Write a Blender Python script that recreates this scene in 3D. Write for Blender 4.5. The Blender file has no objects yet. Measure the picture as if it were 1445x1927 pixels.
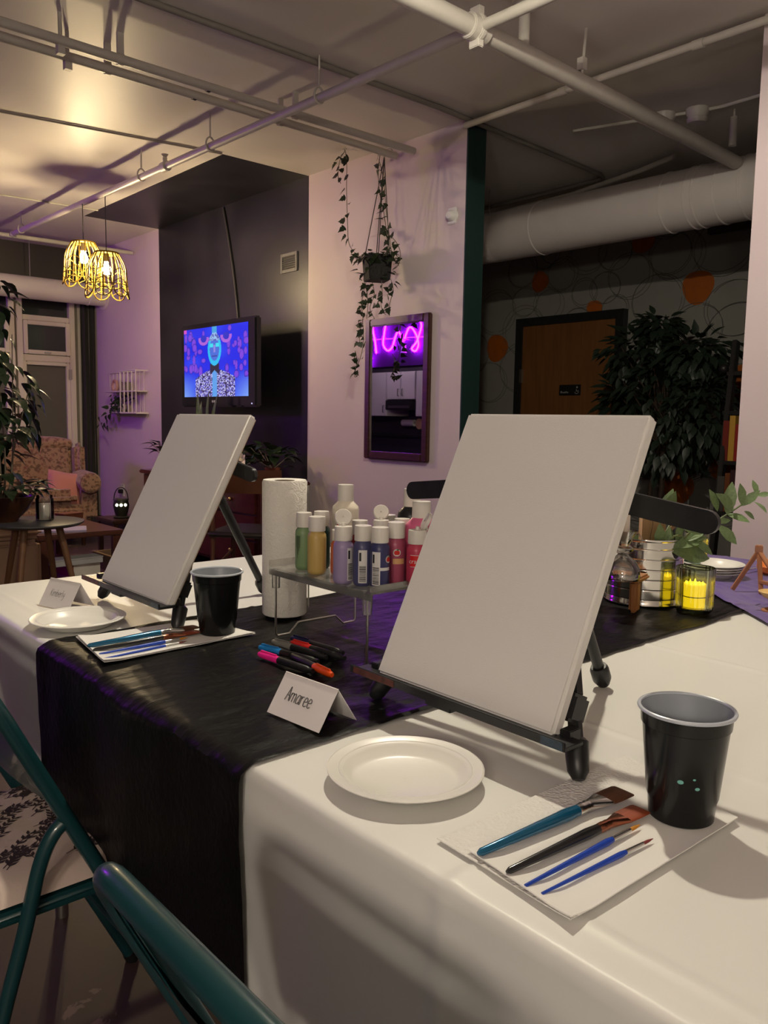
import bpy, bmesh, math, random
import numpy as np
from mathutils import Vector, Matrix

S = bpy.context.scene
COL = S.collection
# ------------------------------------------------------------------ camera / world / exposure
F, PITCH, ROLL, YAW, CAMZ = 1543.3, .11299, .0161, .72505, 1.15      # focal length in px of the 1445x1927 frame
_fw = Vector((math.cos(PITCH)*math.sin(YAW), math.cos(PITCH)*math.cos(YAW), -math.sin(PITCH)))
_r0 = Vector((math.cos(YAW), -math.sin(YAW), 0)); _u0 = _r0.cross(_fw)
_rt = math.cos(ROLL)*_r0 + math.sin(ROLL)*_u0; _up = -math.sin(ROLL)*_r0 + math.cos(ROLL)*_u0
cam_data = bpy.data.cameras.new('camera'); cam = bpy.data.objects.new('camera', cam_data); COL.objects.link(cam)
cam.matrix_world = Matrix(((_rt.x, _up.x, -_fw.x, 0), (_rt.y, _up.y, -_fw.y, 0), (_rt.z, _up.z, -_fw.z, CAMZ), (0, 0, 0, 1)))
cam_data.sensor_fit = 'VERTICAL'; cam_data.sensor_height = 24.0; cam_data.lens = 24.0*F/1927.0
cam_data.clip_start = .02; cam_data.clip_end = 60
S.camera = cam
W = bpy.data.worlds.new('night'); S.world = W; W.use_nodes = True
W.node_tree.nodes['Background'].inputs[0].default_value = (.02, .022, .03, 1)
W.node_tree.nodes['Background'].inputs[1].default_value = .35
S.view_settings.view_transform = 'Standard'; S.view_settings.look = 'None'
S.view_settings.exposure = 0.0; S.view_settings.gamma = 1.0; S.view_settings.use_curve_mapping = False
S.cycles.max_bounces = 8; S.cycles.caustics_reflective = False; S.cycles.caustics_refractive = False
# strengths of the place's lamps and of the added fill globes (built further down)
PENDANT_E, TABLE_E, NEON_E, FILL_E, TV_E = 1000, 3250, 130, 100, .9

def P(x, y, ax, val):
    """photo pixel -> point on the plane axis=val (axes: 0=X, 1=Y, 2=Z)"""
    d = _fw + _rt*((x-722.5)/F) - _up*((y-963.5)/F)
    o = Vector((0, 0, CAMZ)); t = (val-o[ax])/d[ax]
    return o + d*t
def PD(x, y, depth):
    return Vector((0, 0, CAMZ)) + (_fw + _rt*((x-722.5)/F) - _up*((y-963.5)/F))*depth

# ------------------------------------------------------------------ materials
MATS = {}
def srgb(c):
    return tuple((v/255/12.92 if v/255 <= .04045 else ((v/255+.055)/1.055)**2.4) for v in c)
def mat(name, col, rough=.5, metal=0, var=0, vscale=8, bump=0, bscale=60, bdist=.002, spec=.5, trans=0, ior=1.45,
        emis=None, estr=0, col2=None, stretch=None, sheen=0, coat=0, alpha=1, sss=0):
    if name in MATS: return MATS[name]
    m = bpy.data.materials.new(name); m.use_nodes = True; nt = m.node_tree; n = nt.nodes; L = nt.links
    b = n['Principled BSDF']; b.inputs['Base Color'].default_value = (*col, 1)
    b.inputs['Roughness'].default_value = rough; b.inputs['Metallic'].default_value = metal
    b.inputs['Specular IOR Level'].default_value = spec; b.inputs['IOR'].default_value = ior
    b.inputs['Transmission Weight'].default_value = trans; b.inputs['Coat Weight'].default_value = coat
    b.inputs['Sheen Weight'].default_value = sheen; b.inputs['Alpha'].default_value = alpha
    if sss:
        b.inputs['Subsurface Weight'].default_value = sss; b.inputs['Subsurface Scale'].default_value = .01
    if emis:
        b.inputs['Emission Color'].default_value = (*emis, 1); b.inputs['Emission Strength'].default_value = estr
    if var or bump:
        tc = n.new('ShaderNodeTexCoord'); mp = n.new('ShaderNodeMapping'); L.new(tc.outputs['Object'], mp.inputs[0])
        if stretch: mp.inputs['Scale'].default_value = stretch
    if var:
        nz = n.new('ShaderNodeTexNoise'); nz.inputs['Scale'].default_value = vscale; nz.inputs['Detail'].default_value = 5
        L.new(mp.outputs[0], nz.inputs['Vector'])
        rp = n.new('ShaderNodeValToRGB'); L.new(nz.outputs['Fac'], rp.inputs[0])
        c2 = col2 or tuple(c*(1-var) for c in col)
        rp.color_ramp.elements[0].position = .32; rp.color_ramp.elements[1].position = .68
        rp.color_ramp.elements[0].color = (*c2, 1); rp.color_ramp.elements[1].color = (*col, 1)
        L.new(rp.outputs[0], b.inputs['Base Color'])
    if bump:
        nb = n.new('ShaderNodeTexNoise'); nb.inputs['Scale'].default_value = bscale; nb.inputs['Detail'].default_value = 4
        L.new(mp.outputs[0], nb.inputs['Vector'])
        bp = n.new('ShaderNodeBump'); bp.inputs['Strength'].default_value = bump; bp.inputs['Distance'].default_value = bdist
        L.new(nb.outputs['Fac'], bp.inputs['Height']); L.new(bp.outputs[0], b.inputs['Normal'])
    MATS[name] = m; return m

def glass(name, col, rough=.02, mixv=.18, haze=0):
    """thin clear glass / acrylic: mostly see-through with a tint, plus gloss"""
    if name in MATS: return MATS[name]
    m = bpy.data.materials.new(name); m.use_nodes = True; nt = m.node_tree; n = nt.nodes; L = nt.links
    n.remove(n['Principled BSDF']); out = n['Material Output']
    t = n.new('ShaderNodeBsdfTransparent'); t.inputs[0].default_value = (*col, 1)
    g = n.new('ShaderNodeBsdfGlossy'); g.inputs['Roughness'].default_value = rough; g.inputs[0].default_value = (.9, .9, .9, 1)
    fr = n.new('ShaderNodeFresnel'); fr.inputs[0].default_value = 1.5
    ad = n.new('ShaderNodeMath'); ad.operation = 'ADD'; ad.use_clamp = True; ad.inputs[1].default_value = mixv*.2
    L.new(fr.outputs[0], ad.inputs[0])
    mx = n.new('ShaderNodeMixShader'); L.new(ad.outputs[0], mx.inputs[0]); L.new(t.outputs[0], mx.inputs[1]); L.new(g.outputs[0], mx.inputs[2])
    last = mx
    if haze:
        df = n.new('ShaderNodeBsdfDiffuse'); df.inputs[0].default_value = (.75, .74, .72, 1); m2 = n.new('ShaderNodeMixShader'); m2.inputs[0].default_value = haze; L.new(mx.outputs[0], m2.inputs[1]); L.new(df.outputs[0], m2.inputs[2]); last = m2
    L.new(last.outputs[0], out.inputs[0]); MATS[name] = m; return m

# ------------------------------------------------------------------ mesh builder
class MB:
    def __init__(s): s.v = []; s.f = []; s.m = []
    def add(s, vs, fs, m=0):
        o = len(s.v); s.v += [tuple(v) for v in vs]; s.f += [tuple(i+o for i in f) for f in fs]; s.m += [m]*len(fs); return s
    def box(s, c, size, rot=None, m=0):
        c = Vector(c); hx, hy, hz = [d/2 for d in size]
        vs = [Vector((x, y, z)) for x in (-hx, hx) for y in (-hy, hy) for z in (-hz, hz)]
        if rot is not None: vs = [rot @ v for v in vs]
        return s.add([v+c for v in vs], [(0, 1, 3, 2), (4, 6, 7, 5), (0, 4, 5, 1), (2, 3, 7, 6), (0, 2, 6, 4), (1, 5, 7, 3)], m)
    def bb(s, a, b, m=0):
        a = Vector(a); b = Vector(b); return s.box((a+b)/2, [abs(d) for d in (b-a)], None, m)
    def bar(s, p0, p1, w, h, up=(0, 0, 1), m=0):
        p0 = Vector(p0); p1 = Vector(p1); d = (p1-p0); l = d.length; d.normalize()
        x = Vector(up).cross(d)
        if x.length < 1e-4: x = Vector((1, 0, 0)).cross(d)
        x.normalize(); y = d.cross(x)
        return s.box((p0+p1)/2, (w, h, l), Matrix((x, y, d)).transposed(), m)
    def lathe(s, prof, c=(0, 0, 0), n=32, m=0, sx=1, sy=1, axis=None, a0=0, a1=None, rib=None):
        c = Vector(c); R = axis.to_track_quat('Z', 'Y').to_matrix() if axis is not None else Matrix.Identity(3)
        full = a1 is None; a1 = 2*math.pi if full else a1; nn = n if full else n+1
        vs = []; fs = []
        for (r, z) in prof:
            for i in range(nn):
                a = a0+(a1-a0)*i/n; q = r*(1+(rib(a) if rib else 0))
                vs.append(c + R @ Vector((q*math.cos(a)*sx, q*math.sin(a)*sy, z)))
        for j in range(len(prof)-1):
            for i in range(n):
                k = (i+1) % nn
                fs.append((j*nn+i, j*nn+k, (j+1)*nn+k, (j+1)*nn+i))
        return s.add(vs, fs, m)
    def tube(s, path, r, n=8, closed=False, caps=True, m=0):
        pts = [Vector(p) for p in path]; N = len(pts); rs = r if isinstance(r, (list, tuple)) else [r]*N
        T = []
        for i in range(N):
            a = pts[(i-1) % N] if (closed or i > 0) else pts[0]; b = pts[(i+1) % N] if (closed or i < N-1) else pts[-1]
            t = (b-a); t = t.normalized() if t.length > 1e-9 else Vector((0, 0, 1)); T.append(t)
        ref = Vector((0, 0, 1)) if abs(T[0].z) < .9 else Vector((1, 0, 0))
        x = T[0].cross(ref).normalized(); vs = []; fs = []
        for i in range(N):
            x = (x - T[i]*x.dot(T[i])); x = x.normalized() if x.length > 1e-6 else T[i].orthogonal().normalized()
            y = T[i].cross(x)
            for k in range(n):
                a = 2*math.pi*k/n; vs.append(pts[i] + (x*math.cos(a)+y*math.sin(a))*rs[i])
        M = N if closed else N-1
        for i in range(M):
            j = (i+1) % N
            for k in range(n):
                q = (k+1) % n; fs.append((i*n+k, i*n+q, j*n+q, j*n+k))
        if caps and not closed:
            fs.append(tuple(range(n))[::-1]); fs.append(tuple((N-1)*n+k for k in range(n)))
        return s.add(vs, fs, m)
    def grid(s, fn, nu, nv, m=0, flip=False):
        vs = [fn(i/nu, j/nv) for i in range(nu+1) for j in range(nv+1)]; fs = []
        for i in range(nu):
            for j in range(nv):
                a = i*(nv+1)+j; q = (a, a+nv+1, a+nv+2, a+1); fs.append(q[::-1] if flip else q)
        return s.add(vs, fs, m)
    def prism(s, poly, fn0, fn1, m=0):
        """poly: 2D outline; fn0/fn1 map (a,b) to the two caps"""
        k = len(poly); vs = [fn0(*p) for p in poly]+[fn1(*p) for p in poly]
        fs = [tuple(range(k))[::-1], tuple(range(k, 2*k))]+[(i, (i+1) % k, k+(i+1) % k, k+i) for i in range(k)]
        return s.add(vs, fs, m)
    def sph(s, c, r, nu=16, nv=10, m=0, sc=(1, 1, 1)):
        prof = [(max(1e-4, r*math.sin(math.pi*j/nv)), -r*math.cos(math.pi*j/nv)) for j in range(nv+1)]
        o = len(s.v); s.lathe(prof, (0, 0, 0), nu, m); c = Vector(c)
        for i in range(o, len(s.v)):
            v = s.v[i]; s.v[i] = (v[0]*sc[0]+c.x, v[1]*sc[1]+c.y, v[2]*sc[2]+c.z)
        return s
    def mesh(s, name, off=(0, 0, 0), smooth=True, bevel=0, bseg=2, angle=38):
        me = bpy.data.meshes.new(name); off = Vector(off)
        me.from_pydata([Vector(v)-off for v in s.v], [], s.f)
        me.polygons.foreach_set('material_index', s.m)
        if bevel:
            bm = bmesh.new(); bm.from_mesh(me)
            es = [e for e in bm.edges if len(e.link_faces) == 2 and e.calc_face_angle(0) > math.radians(30)]
            bmesh.ops.bevel(bm, geom=es, offset=bevel, segments=bseg, affect='EDGES', clamp_overlap=True); bm.to_mesh(me); bm.free()
        if smooth:
            me.polygons.foreach_set('use_smooth', [True]*len(me.polygons)); me.set_sharp_from_angle(angle=math.radians(angle))
        me.update(); return me

OFF = {}
def _props(o, label, cat, group, kind):
    if label: o['label'] = label
    if cat: o['category'] = cat
    if group: o['group'] = group
    if kind: o['kind'] = kind
def thing(name, label, cat, loc=(0, 0, 0), rz=0, group=None):
    o = bpy.data.objects.new(name, None); COL.objects.link(o); o.location = loc; o.rotation_euler = (0, 0, rz)
    o.empty_display_size = .05; _props(o, label, cat, group, None); OFF[o] = Vector(loc); return o
def part(name, mb, ms, parent, world=False, label=None, kind=None, **kw):
    off = OFF.get(parent, Vector((0, 0, 0))) if world else Vector((0, 0, 0))
    me = mb.mesh(name, off, **kw) if isinstance(mb, MB) else mb
    if not isinstance(ms, (list, tuple)): ms = [ms]
    if not me.materials:
        for m in ms: me.materials.append(m)
    o = bpy.data.objects.new(name, me); COL.objects.link(o); o.parent = parent
    OFF[o] = OFF.get(parent, Vector((0, 0, 0)))
    _props(o, label, None, None, kind); return o
def solo(name, mb, ms, label, cat, loc=(0, 0, 0), rz=0, group=None, kind=None, world=True, **kw):
    me = mb.mesh(name, Vector(loc) if world else (0, 0, 0), **kw)
    for m in (ms if isinstance(ms, (list, tuple)) else [ms]): me.materials.append(m)
    o = bpy.data.objects.new(name, me); COL.objects.link(o); o.location = loc; o.rotation_euler = (0, 0, rz)
    OFF[o] = Vector(loc); _props(o, label, cat, group, kind); return o
def struct(name, mb, ms, label=None, **kw):
    kw.setdefault('smooth', False); return solo(name, mb, ms, label, None, kind='structure', **kw)
def copy_tree(o, parent=None):
    c = o.copy(); COL.objects.link(c); c.parent = parent
    if parent is not None: c.matrix_parent_inverse = o.matrix_parent_inverse.copy()
    for ch in o.children: copy_tree(ch, c)
    return c
def place(mesh, name, parent, loc, X, N, sc=1.0, ms=None):
    """put a shared mesh (length along +X, normal +Z) as a child"""
    X = Vector(X).normalized(); N = Vector(N); Y = N.cross(X)
    if Y.length < 1e-4: Y = X.orthogonal()
    Y.normalize(); Z = X.cross(Y)
    o = bpy.data.objects.new(name, mesh); COL.objects.link(o); o.parent = parent
    R = Matrix((X, Y, Z)).transposed().to_4x4()
    o.matrix_local = Matrix.Translation(Vector(loc)-OFF.get(parent, Vector((0, 0, 0)))) @ R @ Matrix.Scale(sc, 4)
    return o
def smooth_path(pts, k=6):
    pts = [Vector(p) for p in pts]; out = []
    for i in range(len(pts)-1):
        p0 = pts[max(i-1, 0)]; p1 = pts[i]; p2 = pts[i+1]; p3 = pts[min(i+2, len(pts)-1)]
        for j in range(k):
            t = j/k
            out.append(.5*((2*p1)+(p2-p0)*t+(2*p0-5*p1+4*p2-p3)*t*t+(3*p1-p0-3*p2+p3)*t**3))
    out.append(pts[-1]); return out
def leaf_mesh(name, outline, ms, fold=.18, curl=.15):
    """outline: half-outline [(x, halfwidth)], length 1 along X"""
    mb = MB(); vs = []; n = len(outline)
    for x, w in outline:
        z = -curl*x*x
        vs += [(x, w, z+fold*w), (x, 0, z), (x, -w, z+fold*w)]
    fs = []
    for i in range(n-1):
        a = i*3; fs += [(a, a+3, a+4, a+1), (a+1, a+4, a+5, a+2)]
    mb.add(vs, fs); me = mb.mesh(name, angle=80)
    me.materials.append(ms); return me
def text_mesh(txt, size):
    cu = bpy.data.curves.new('t', 'FONT'); cu.body = txt; cu.size = size; cu.align_x = 'CENTER'; cu.align_y = 'CENTER'; cu.resolution_u = 2
    ob = bpy.data.objects.new('t', cu); COL.objects.link(ob)
    dg = bpy.context.evaluated_depsgraph_get(); me = bpy.data.meshes.new_from_object(ob.evaluated_get(dg))
    vs = [v.co.copy() for v in me.vertices]; fs = [tuple(p.vertices) for p in me.polygons]
    bpy.data.objects.remove(ob); bpy.data.curves.remove(cu); bpy.data.meshes.remove(me); return vs, fs
def uarc(a, b, n): return [a+(b-a)*i/n for i in range(n+1)]

# ------------------------------------------------------------------ palette
WHITE_PAINT = mat('white_paint', (.62, .58, .54), .5, var=.06, vscale=3, bump=.15, bscale=90)
PINK_WALL = mat('pink_wall_paint', (.66, .56, .58), .55, var=.05, vscale=2, bump=.15, bscale=120)
DARK_PAINT = mat('charcoal_paint', (.022, .021, .026), .38, var=.5, vscale=2.2, bump=.2, bscale=40)
GREEN_PAINT = mat('dark_green_paint', (.012, .035, .032), .5)
CEIL = mat('ceiling_paint', (.72, .68, .64), .46, var=.05, vscale=2, bump=.1, bscale=50, spec=.35)
PIPE = mat('pipe_paint', (.55, .52, .47), .4, var=.06, vscale=20)
DARKWALL = mat('dark_olive_paint', (.06, .056, .046), .6)
METAL = mat('galvanised_metal', (.45, .43, .4), .4, 1)
BLACK = mat('black_plastic', (.012, .012, .013), .38)
BLACKM = mat('black_painted_metal', (.02, .021, .023), .34, var=.4, vscale=30, bump=.2, bscale=80)
WIRE = mat('steel_wire', (.55, .53, .5), .28, 1)

# ------------------------------------------------------------------ room shell
XW, ZC, T = 3.467, 2.80, .74
def floor_material():
    m = mat('painted_concrete', srgb((76, 58, 57)), .5, var=.25, vscale=1.6, bump=.25, bscale=30)
    nt = m.node_tree; n = nt.nodes; L = nt.links; b = n['Principled BSDF']
    src = b.inputs['Base Color'].links[0].from_socket
    tc = n.new('ShaderNodeTexCoord'); nz = n.new('ShaderNodeTexNoise'); nz.inputs['Scale'].default_value = 5.5
    nz.inputs['Detail'].default_value = 7; nz.inputs['Roughness'].default_value = .55; nz.inputs['Distortion'].default_value = .8
    L.new(tc.outputs['Object'], nz.inputs['Vector'])
    rp = n.new('ShaderNodeValToRGB'); rp.color_ramp.elements[0].position = .635; rp.color_ramp.elements[1].position = .645
    L.new(nz.outputs['Fac'], rp.inputs[0]); mx = n.new('ShaderNodeMix'); mx.data_type = 'RGBA'
    L.new(rp.outputs[0], mx.inputs[0]); L.new(src, mx.inputs[6]); mx.inputs[7].default_value = (*srgb((118, 96, 92)), 1)
    L.new(mx.outputs[2], b.inputs['Base Color']); return m
struct('floor', MB().bb((-2.9, -1.7, -.1), (6.1, 11.7, 0)), floor_material())
mb = MB()
mb.bb((-2.9, -1.7, ZC), (6.1, 11.7, ZC+.1))
struct('ceiling', mb, CEIL)
# painted charcoal strip of the ceiling above the screen wall
struct('trim_1', MB().bb((2.80, 4.755, ZC-.002), (XW, 7.0, ZC+.01)), DARK_PAINT, 'charcoal painted band on the ceiling above the screen')
# long wall: pink | charcoal | pink with green end face
mb = MB()
mb.bb((XW, 3.27, 0), (XW+.15, 4.745, ZC), 0); mb.bb((XW, 4.745, 0), (XW+.15, 7.0, ZC), 1); mb.bb((XW, 7.0, 0), (XW+.15, 8.5, ZC), 0)
mb.bb((XW+.0015, 3.262, 0), (XW+.15, 3.27, ZC), 2)
struct('wall_right', mb, [PINK_WALL, DARK_PAINT, GREEN_PAINT])
struct('wall_pilaster', MB().bb((XW, -1.6, 0), (XW+.15, 1.638, ZC)), PINK_WALL, 'pale pink wall end at the right of the opening')
struct('wall_mural', MB().bb((5.9, -1.6, 0), (6.05, 5.6, ZC)), mat('mural_wall_paint', (.27, .262, .24), .6, var=.05, bump=.15, bscale=100))
struct('wall_back_room', MB().bb((XW+.15, 5.5, 0), (5.9, 5.6, ZC)), WHITE_PAINT)
struct('wall_near', MB().bb((-2.8, -1.7, 0), (6.0, -1.6, ZC)), WHITE_PAINT)
struct('wall_kitchen', MB().bb((-2.9, -1.6, 0), (-2.8, 11.6, ZC)), mat('kitchen_wall', (.06, .05, .08), .5))
struct('wall_far', MB().bb((-2.8, 11.6, 0), (.5, 11.7, ZC)), DARKWALL)
struct('wall_return', MB().bb((.3, 8.7, 0), (.5, 11.6, ZC)), WHITE_PAINT)
mb = MB(); YW = 8.5
mb.bb((.3, YW, 0), (1.45, YW+.2, 2.42)); mb.bb((3.30, YW, 0), (XW+.15, YW+.2, 2.42)); mb.bb((1.45, YW, 0), (3.30, YW+.2, .22))
mb.bb((.3, YW, 2.42), (XW+.15, YW+.2, ZC), 1)
struct('wall_window', mb, [WHITE_PAINT, DARKWALL])
struct('baseboard_right', MB().bb((XW-.015, 3.27, 0), (XW, 8.5, .09)), mat('dark_baseboard', (.03, .025, .03), .5))

# ------------------------------------------------------------------ windows
FRAME = mat('window_frame_paint', (.74, .68, .58), .42, bump=.1, bscale=60)
NIGHT = mat('night_glass', (.014, .018, .017), .06, spec=.5)
FROST = mat('obscured_glass', (.12, .115, .095), .35)
def window(name, x0, x1):
    w = struct(name, MB().bb((x0, YW+.04, 2.355), (x1, YW+.14, 2.42)), FRAME, 'cream framed window bay with transom, awning sash and tall pane')
    fr = MB(); y0, y1 = YW-.01, YW+.12; t = .055
    fr.bb((x0, y0, .22), (x0+t, y1, 2.36)); fr.bb((x1-t, y0, .22), (x1, y1, 2.36))
    for za, zb in ((.22, .30), (1.665, 1.73), (2.065, 2.115), (2.30, 2.36)): fr.bb((x0+t, y0+.01, za), (x1-t, y1-.01, zb))
    part('frame', fr, FRAME, w, bevel=.006)
    sa = MB(); a, b, c, d = x0+t+.004, x1-t-.004, 1.735, 2.06; s = .04
    sa.bb((a, y0-.012, c), (a+s, y0+.03, d)); sa.bb((b-s, y0-.012, c), (b, y0+.03, d)); sa.bb((a+s, y0-.012, c), (b-s, y0+.03, c+s)); sa.bb((a+s, y0-.012, d-s), (b-s, y0+.03, d))
    sash = part('sash', sa, FRAME, w, bevel=.005)
    part('handle', MB().bb(((a+b)/2-.03, y0-.03, c+.01), ((a+b)/2+.03, y0-.012, c+.025)), METAL, sash)
    part('pane', MB().bb((a+s, y0+.005, c+s), (b-s, y0+.011, d-s)), NIGHT, sash)
    part('pane', MB().bb((x0+t, YW+.05, 2.115), (x1-t, YW+.058, 2.30)), NIGHT, w)
    part('pane', MB().bb((x0+t+.03, YW+.05, .33), (x1-t-.03, YW+.058, 1.63)), FROST, w)
    b2 = MB()
    for q in (((x0+t, .30), (x0+t+.035, 1.665)), ((x1-t-.035, .30), (x1-t, 1.665)), ((x0+t+.035, .30), (x1-t-.035, .335)), ((x0+t+.035, 1.63), (x1-t-.035, 1.665))):
        b2.bb((q[0][0], YW+.01, q[0][1]), (q[1][0], YW+.05, q[1][1]))
    part('panel_frame', b2, FRAME, w, bevel=.005)
    h = MB()
    for z in (1.55, .75): h.bb((x1-t-.02, y0-.008, z-.05), (x1-t+.012, y0, z+.05))
    part('hinge', h, METAL, w)
    return w
window('window_1', 2.70, 3.27)
window('window_2', 2.11, 2.68)
window('window_3', 1.50, 2.09)
# curtain in the corner
cu = MB()
def cf(u, v):
    x = 3.305+.15*u; return (x, YW-.06+.028*math.sin(u*math.pi*7)*(1-.25*v)+.008*math.sin(u*31+v*5), .03+2.27*v)
cu.grid(cf, 60, 10); cu.grid(lambda u, v: (cf(u, v)[0], cf(u, v)[1]+.004, cf(u, v)[2]), 60, 10, flip=True)
solo('curtain', cu, mat('dark_curtain', (.02, .018, .016), .85, sheen=.3), 'long dark curtain hanging in the corner beside the window', 'curtain', (3.38, YW-.06, .03))

# ------------------------------------------------------------------ ducts
DUCT = mat('duct_paint', (.78, .72, .70), .45, var=.05, vscale=6)
def duct(name, label, p0, p1, r, seams, end=None):
    p0 = Vector(p0); p1 = Vector(p1); ax = (p1-p0).normalized(); L = (p1-p0).length
    t = thing(name, label, 'duct', (p0+p1)/2)
    part('pipe_body', MB().lathe([(.001, 0), (r, 0), (r, L), (.001, L)], p0, 40, axis=ax), DUCT, t, world=True)
    for s in seams:
        pr = [(r*.995, -.009), (r+.004, -.006), (r+.006, 0), (r+.004, .006), (r*.995, .009)]
        part('seam_ring', MB().lathe(pr, p0+ax*s, 40, axis=ax), DUCT, t, world=True)
    return t, p0, p1, ax
d, a, b, ax = duct('air_duct', 'large pale round duct crossing high behind the wall opening', (4.78, -1.2, 2.485), (4.78, 4.0, 2.505), .178, (3.35, 3.47, 3.62, 3.75, 3.80, 3.96, 4.95))
el = MB(); R = .178
pth = [Vector((4.78, 4.0, 2.505))]+[Vector((4.78+.35-.35*math.cos(q), 4.0+.35*math.sin(q), 2.505)) for q in uarc(.2, math.pi/2, 7)]+[Vector((5.88, 4.36, 2.505))]
el.tube([Vector((4.78, 4.0, 2.505)), Vector((4.78, 4.16, 2.505))], [R, R], 36)
el.tube([Vector((4.78, 4.16, 2.505)), Vector((4.72, 4.32, 2.50)), Vector((4.66, 4.5, 2.48)), Vector((4.64, 4.62, 2.47))], [R, R*1.02, R*1.12, R*1.22], 36)
part('elbow', el, DUCT, d, world=True)
part('end_ring', MB().lathe([(R*1.2, -.02), (R*1.28, -.01), (R*1.28, .01), (R*1.2, .02)], (4.655, 4.52, 2.478), 36, axis=Vector((-.1, .9, -.06))), DUCT, d, world=True)
part('strap', MB().tube([(4.60, 4.1, 2.62), (4.60, 4.1, ZC)], .003, 6), METAL, d, world=True)
d2, a, b, ax = duct('air_duct', 'small round duct running above the windows to the pink wall', (.4, 8.22, 2.335), (XW-.01, 8.22, 2.335), .105, (1.0, 2.0, 2.9))
part('wall_collar', MB().lathe([(.1, 0), (.14, 0), (.14, .012), (.1, .014)], (XW-.014, 8.22, 2.335), 32, axis=Vector((1, 0, 0))), DUCT, d2, world=True)
part('strap', MB().tube([(2.75, 8.22, 2.43), (2.75, 8.22, ZC)], .004, 6), METAL, d2, world=True)

# ------------------------------------------------------------------ ceiling pipes
def pipe(name, label, pts, r, n=14, m=PIPE):
    pts = [Vector(p) for p in pts]; t = thing(name, label, 'pipe', pts[0])
    part('pipe_run', MB().tube(pts, r, n), m, t, world=True); return t
SPX = 2.385
def spz(y): return 2.60+(y-2.2)*(.066/5.3)
t = pipe('sprinkler_pipe', 'thin white sprinkler pipe running along the ceiling with clevis hangers', [(SPX, .2, spz(.2)), (SPX, 7.52, spz(7.52))], .021)
for y in (4.183, 5.94-.9, 3.19, 7.3):
    z = spz(y); h = MB(); h.tube([(SPX, y, z+.055), (SPX, y, ZC)], .005, 6)
    hp = [Vector((SPX+.027*math.cos(a), y, z+.005+(.03 if math.sin(a) > 0 else .027)*math.sin(a)*(1.5 if math.sin(a) > 0 else 1))) for a in uarc(0, 2*math.pi, 14)[:-1]]
    h.tube(hp, .005, 6, closed=True); part('hanger', h, PIPE, t, world=True)
y = 4.72; z = spz(y); h = MB(); h.lathe([(.021, -.03), (.03, -.028), (.03, .028), (.021, .03)], (SPX, y, z), 16, axis=Vector((0, 1, 0)))
h.lathe([(.012, .02), (.014, .05), (.01, .055), (.022, .07), (.004, .075)], (SPX, y, z), 12); part('sprinkler_head', h, PIPE, t, world=True)
part('elbow', MB().sph((SPX, 7.52, spz(7.52)), .028, 12, 8).tube([(SPX, 7.52, spz(7.52)), (SPX, 7.52, spz(7.52)-.02)], .03, 12), PIPE, t, world=True)
t = pipe('sprinkler_main', 'thick white main pipe crossing the upper right of the ceiling', [(.3, 2.21, 2.6), (2.3, 2.215, 2.6), (4.6, 2.285, 2.6)], .036, 18)
c = MB(); c.lathe([(.036, -.05), (.046, -.048), (.046, -.012), (.052, -.01), (.052, .01), (.046, .012), (.046, .048), (.036, .05)], (SPX, 2.215, 2.6), 18, axis=Vector((1, 0, 0)))
c.box((SPX, 2.215, 2.655), (.03, .05, .04)); c.box((SPX, 2.215, 2.545), (.03, .05, .03)); part('tee_coupling', c, PIPE, t, world=True, bevel=.003)
part('riser_pipe', MB().tube([(2.665, 2.22, 2.6), (2.665, 2.22, ZC)], .022, 14), PIPE, t, world=True)
part('flange', MB().lathe([(.022, 0), (.036, .002), (.036, .03), (.05, .032), (.05, .05)], (2.665, 2.22, ZC-.05), 18), PIPE, t, world=True)
part('hanger_rod', MB().tube([(3.045, 2.215, 2.6), (3.045, 2.2, ZC)], .006, 8), PIPE, t, world=True)
part('hanger_clip', MB().box((3.045, 2.215, 2.66), (.03, .03, .05)), PIPE, t, world=True)
t = pipe('opening_pipe', 'slim white pipe along the head of the wall opening', [(3.43, 1.3, 2.76), (3.43, 3.25, 2.755)], .017)
for y in (1.9, 2.6): part('coupling', MB().tube([(3.43, y-.025, 2.757), (3.43, y+.025, 2.757)], .021, 14), PIPE, t, world=True)
for k, (y, lab) in enumerate(((3.61, 'nearer of the twin pipes above the hanging planter'), (3.745, 'farther of the twin pipes above the hanging planter'))):
    t = pipe('ceiling_pipe', lab, [(-.5, y-.015, 2.685), (3.385-.02*k, y, 2.69)], .0205, 16)
    for x in (2.55, 1.62): part('clamp', MB().box((x, y, 2.745), (.03, .012, .11)).lathe([(.021, -.012), (.025, -.012), (.025, .012), (.021, .012)], (x, y, 2.69), 16, axis=Vector((1, 0, 0))), PIPE, t, world=True)
    for x in (1.36-.0*k,): part('hanger_rod', MB().tube([(x+.08*k, y, 2.69), (x+.08*k, y, ZC)], .009, 8).box((x+.08*k, y, 2.66), (.03, .03, .05)), PIPE, t, world=True)
    part('joint_band', MB().lathe([(.0207, -.01), (.0222, -.008), (.0222, .008), (.0207, .01)], (2.05, y, 2.688), 16, axis=Vector((1, 0, 0))), mat('black_tape', (.01, .01, .01), .5), t, world=True)
DKP = mat('grey_conduit_paint', (.2, .18, .16), .5)
pipe('ceiling_conduit', 'dark conduit on the ceiling bending round behind the green wall end', [(.0, 3.255, ZC-.014), (3.2, 3.225, ZC-.014), (4.80, 3.31, ZC-.016), (4.88, 3.34, ZC-.018), (4.9, 3.42, ZC-.018), (4.93, 5.4, ZC-.018)], .014, m=DKP)
pipe('ceiling_conduit', 'thin surface conduit on the ceiling left of the screen wall', [(.4, 5.15, ZC-.007), (2.78, 4.73, ZC-.007)], .006, m=mat('mid_conduit_paint', (.36, .33, .30), .5))
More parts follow.
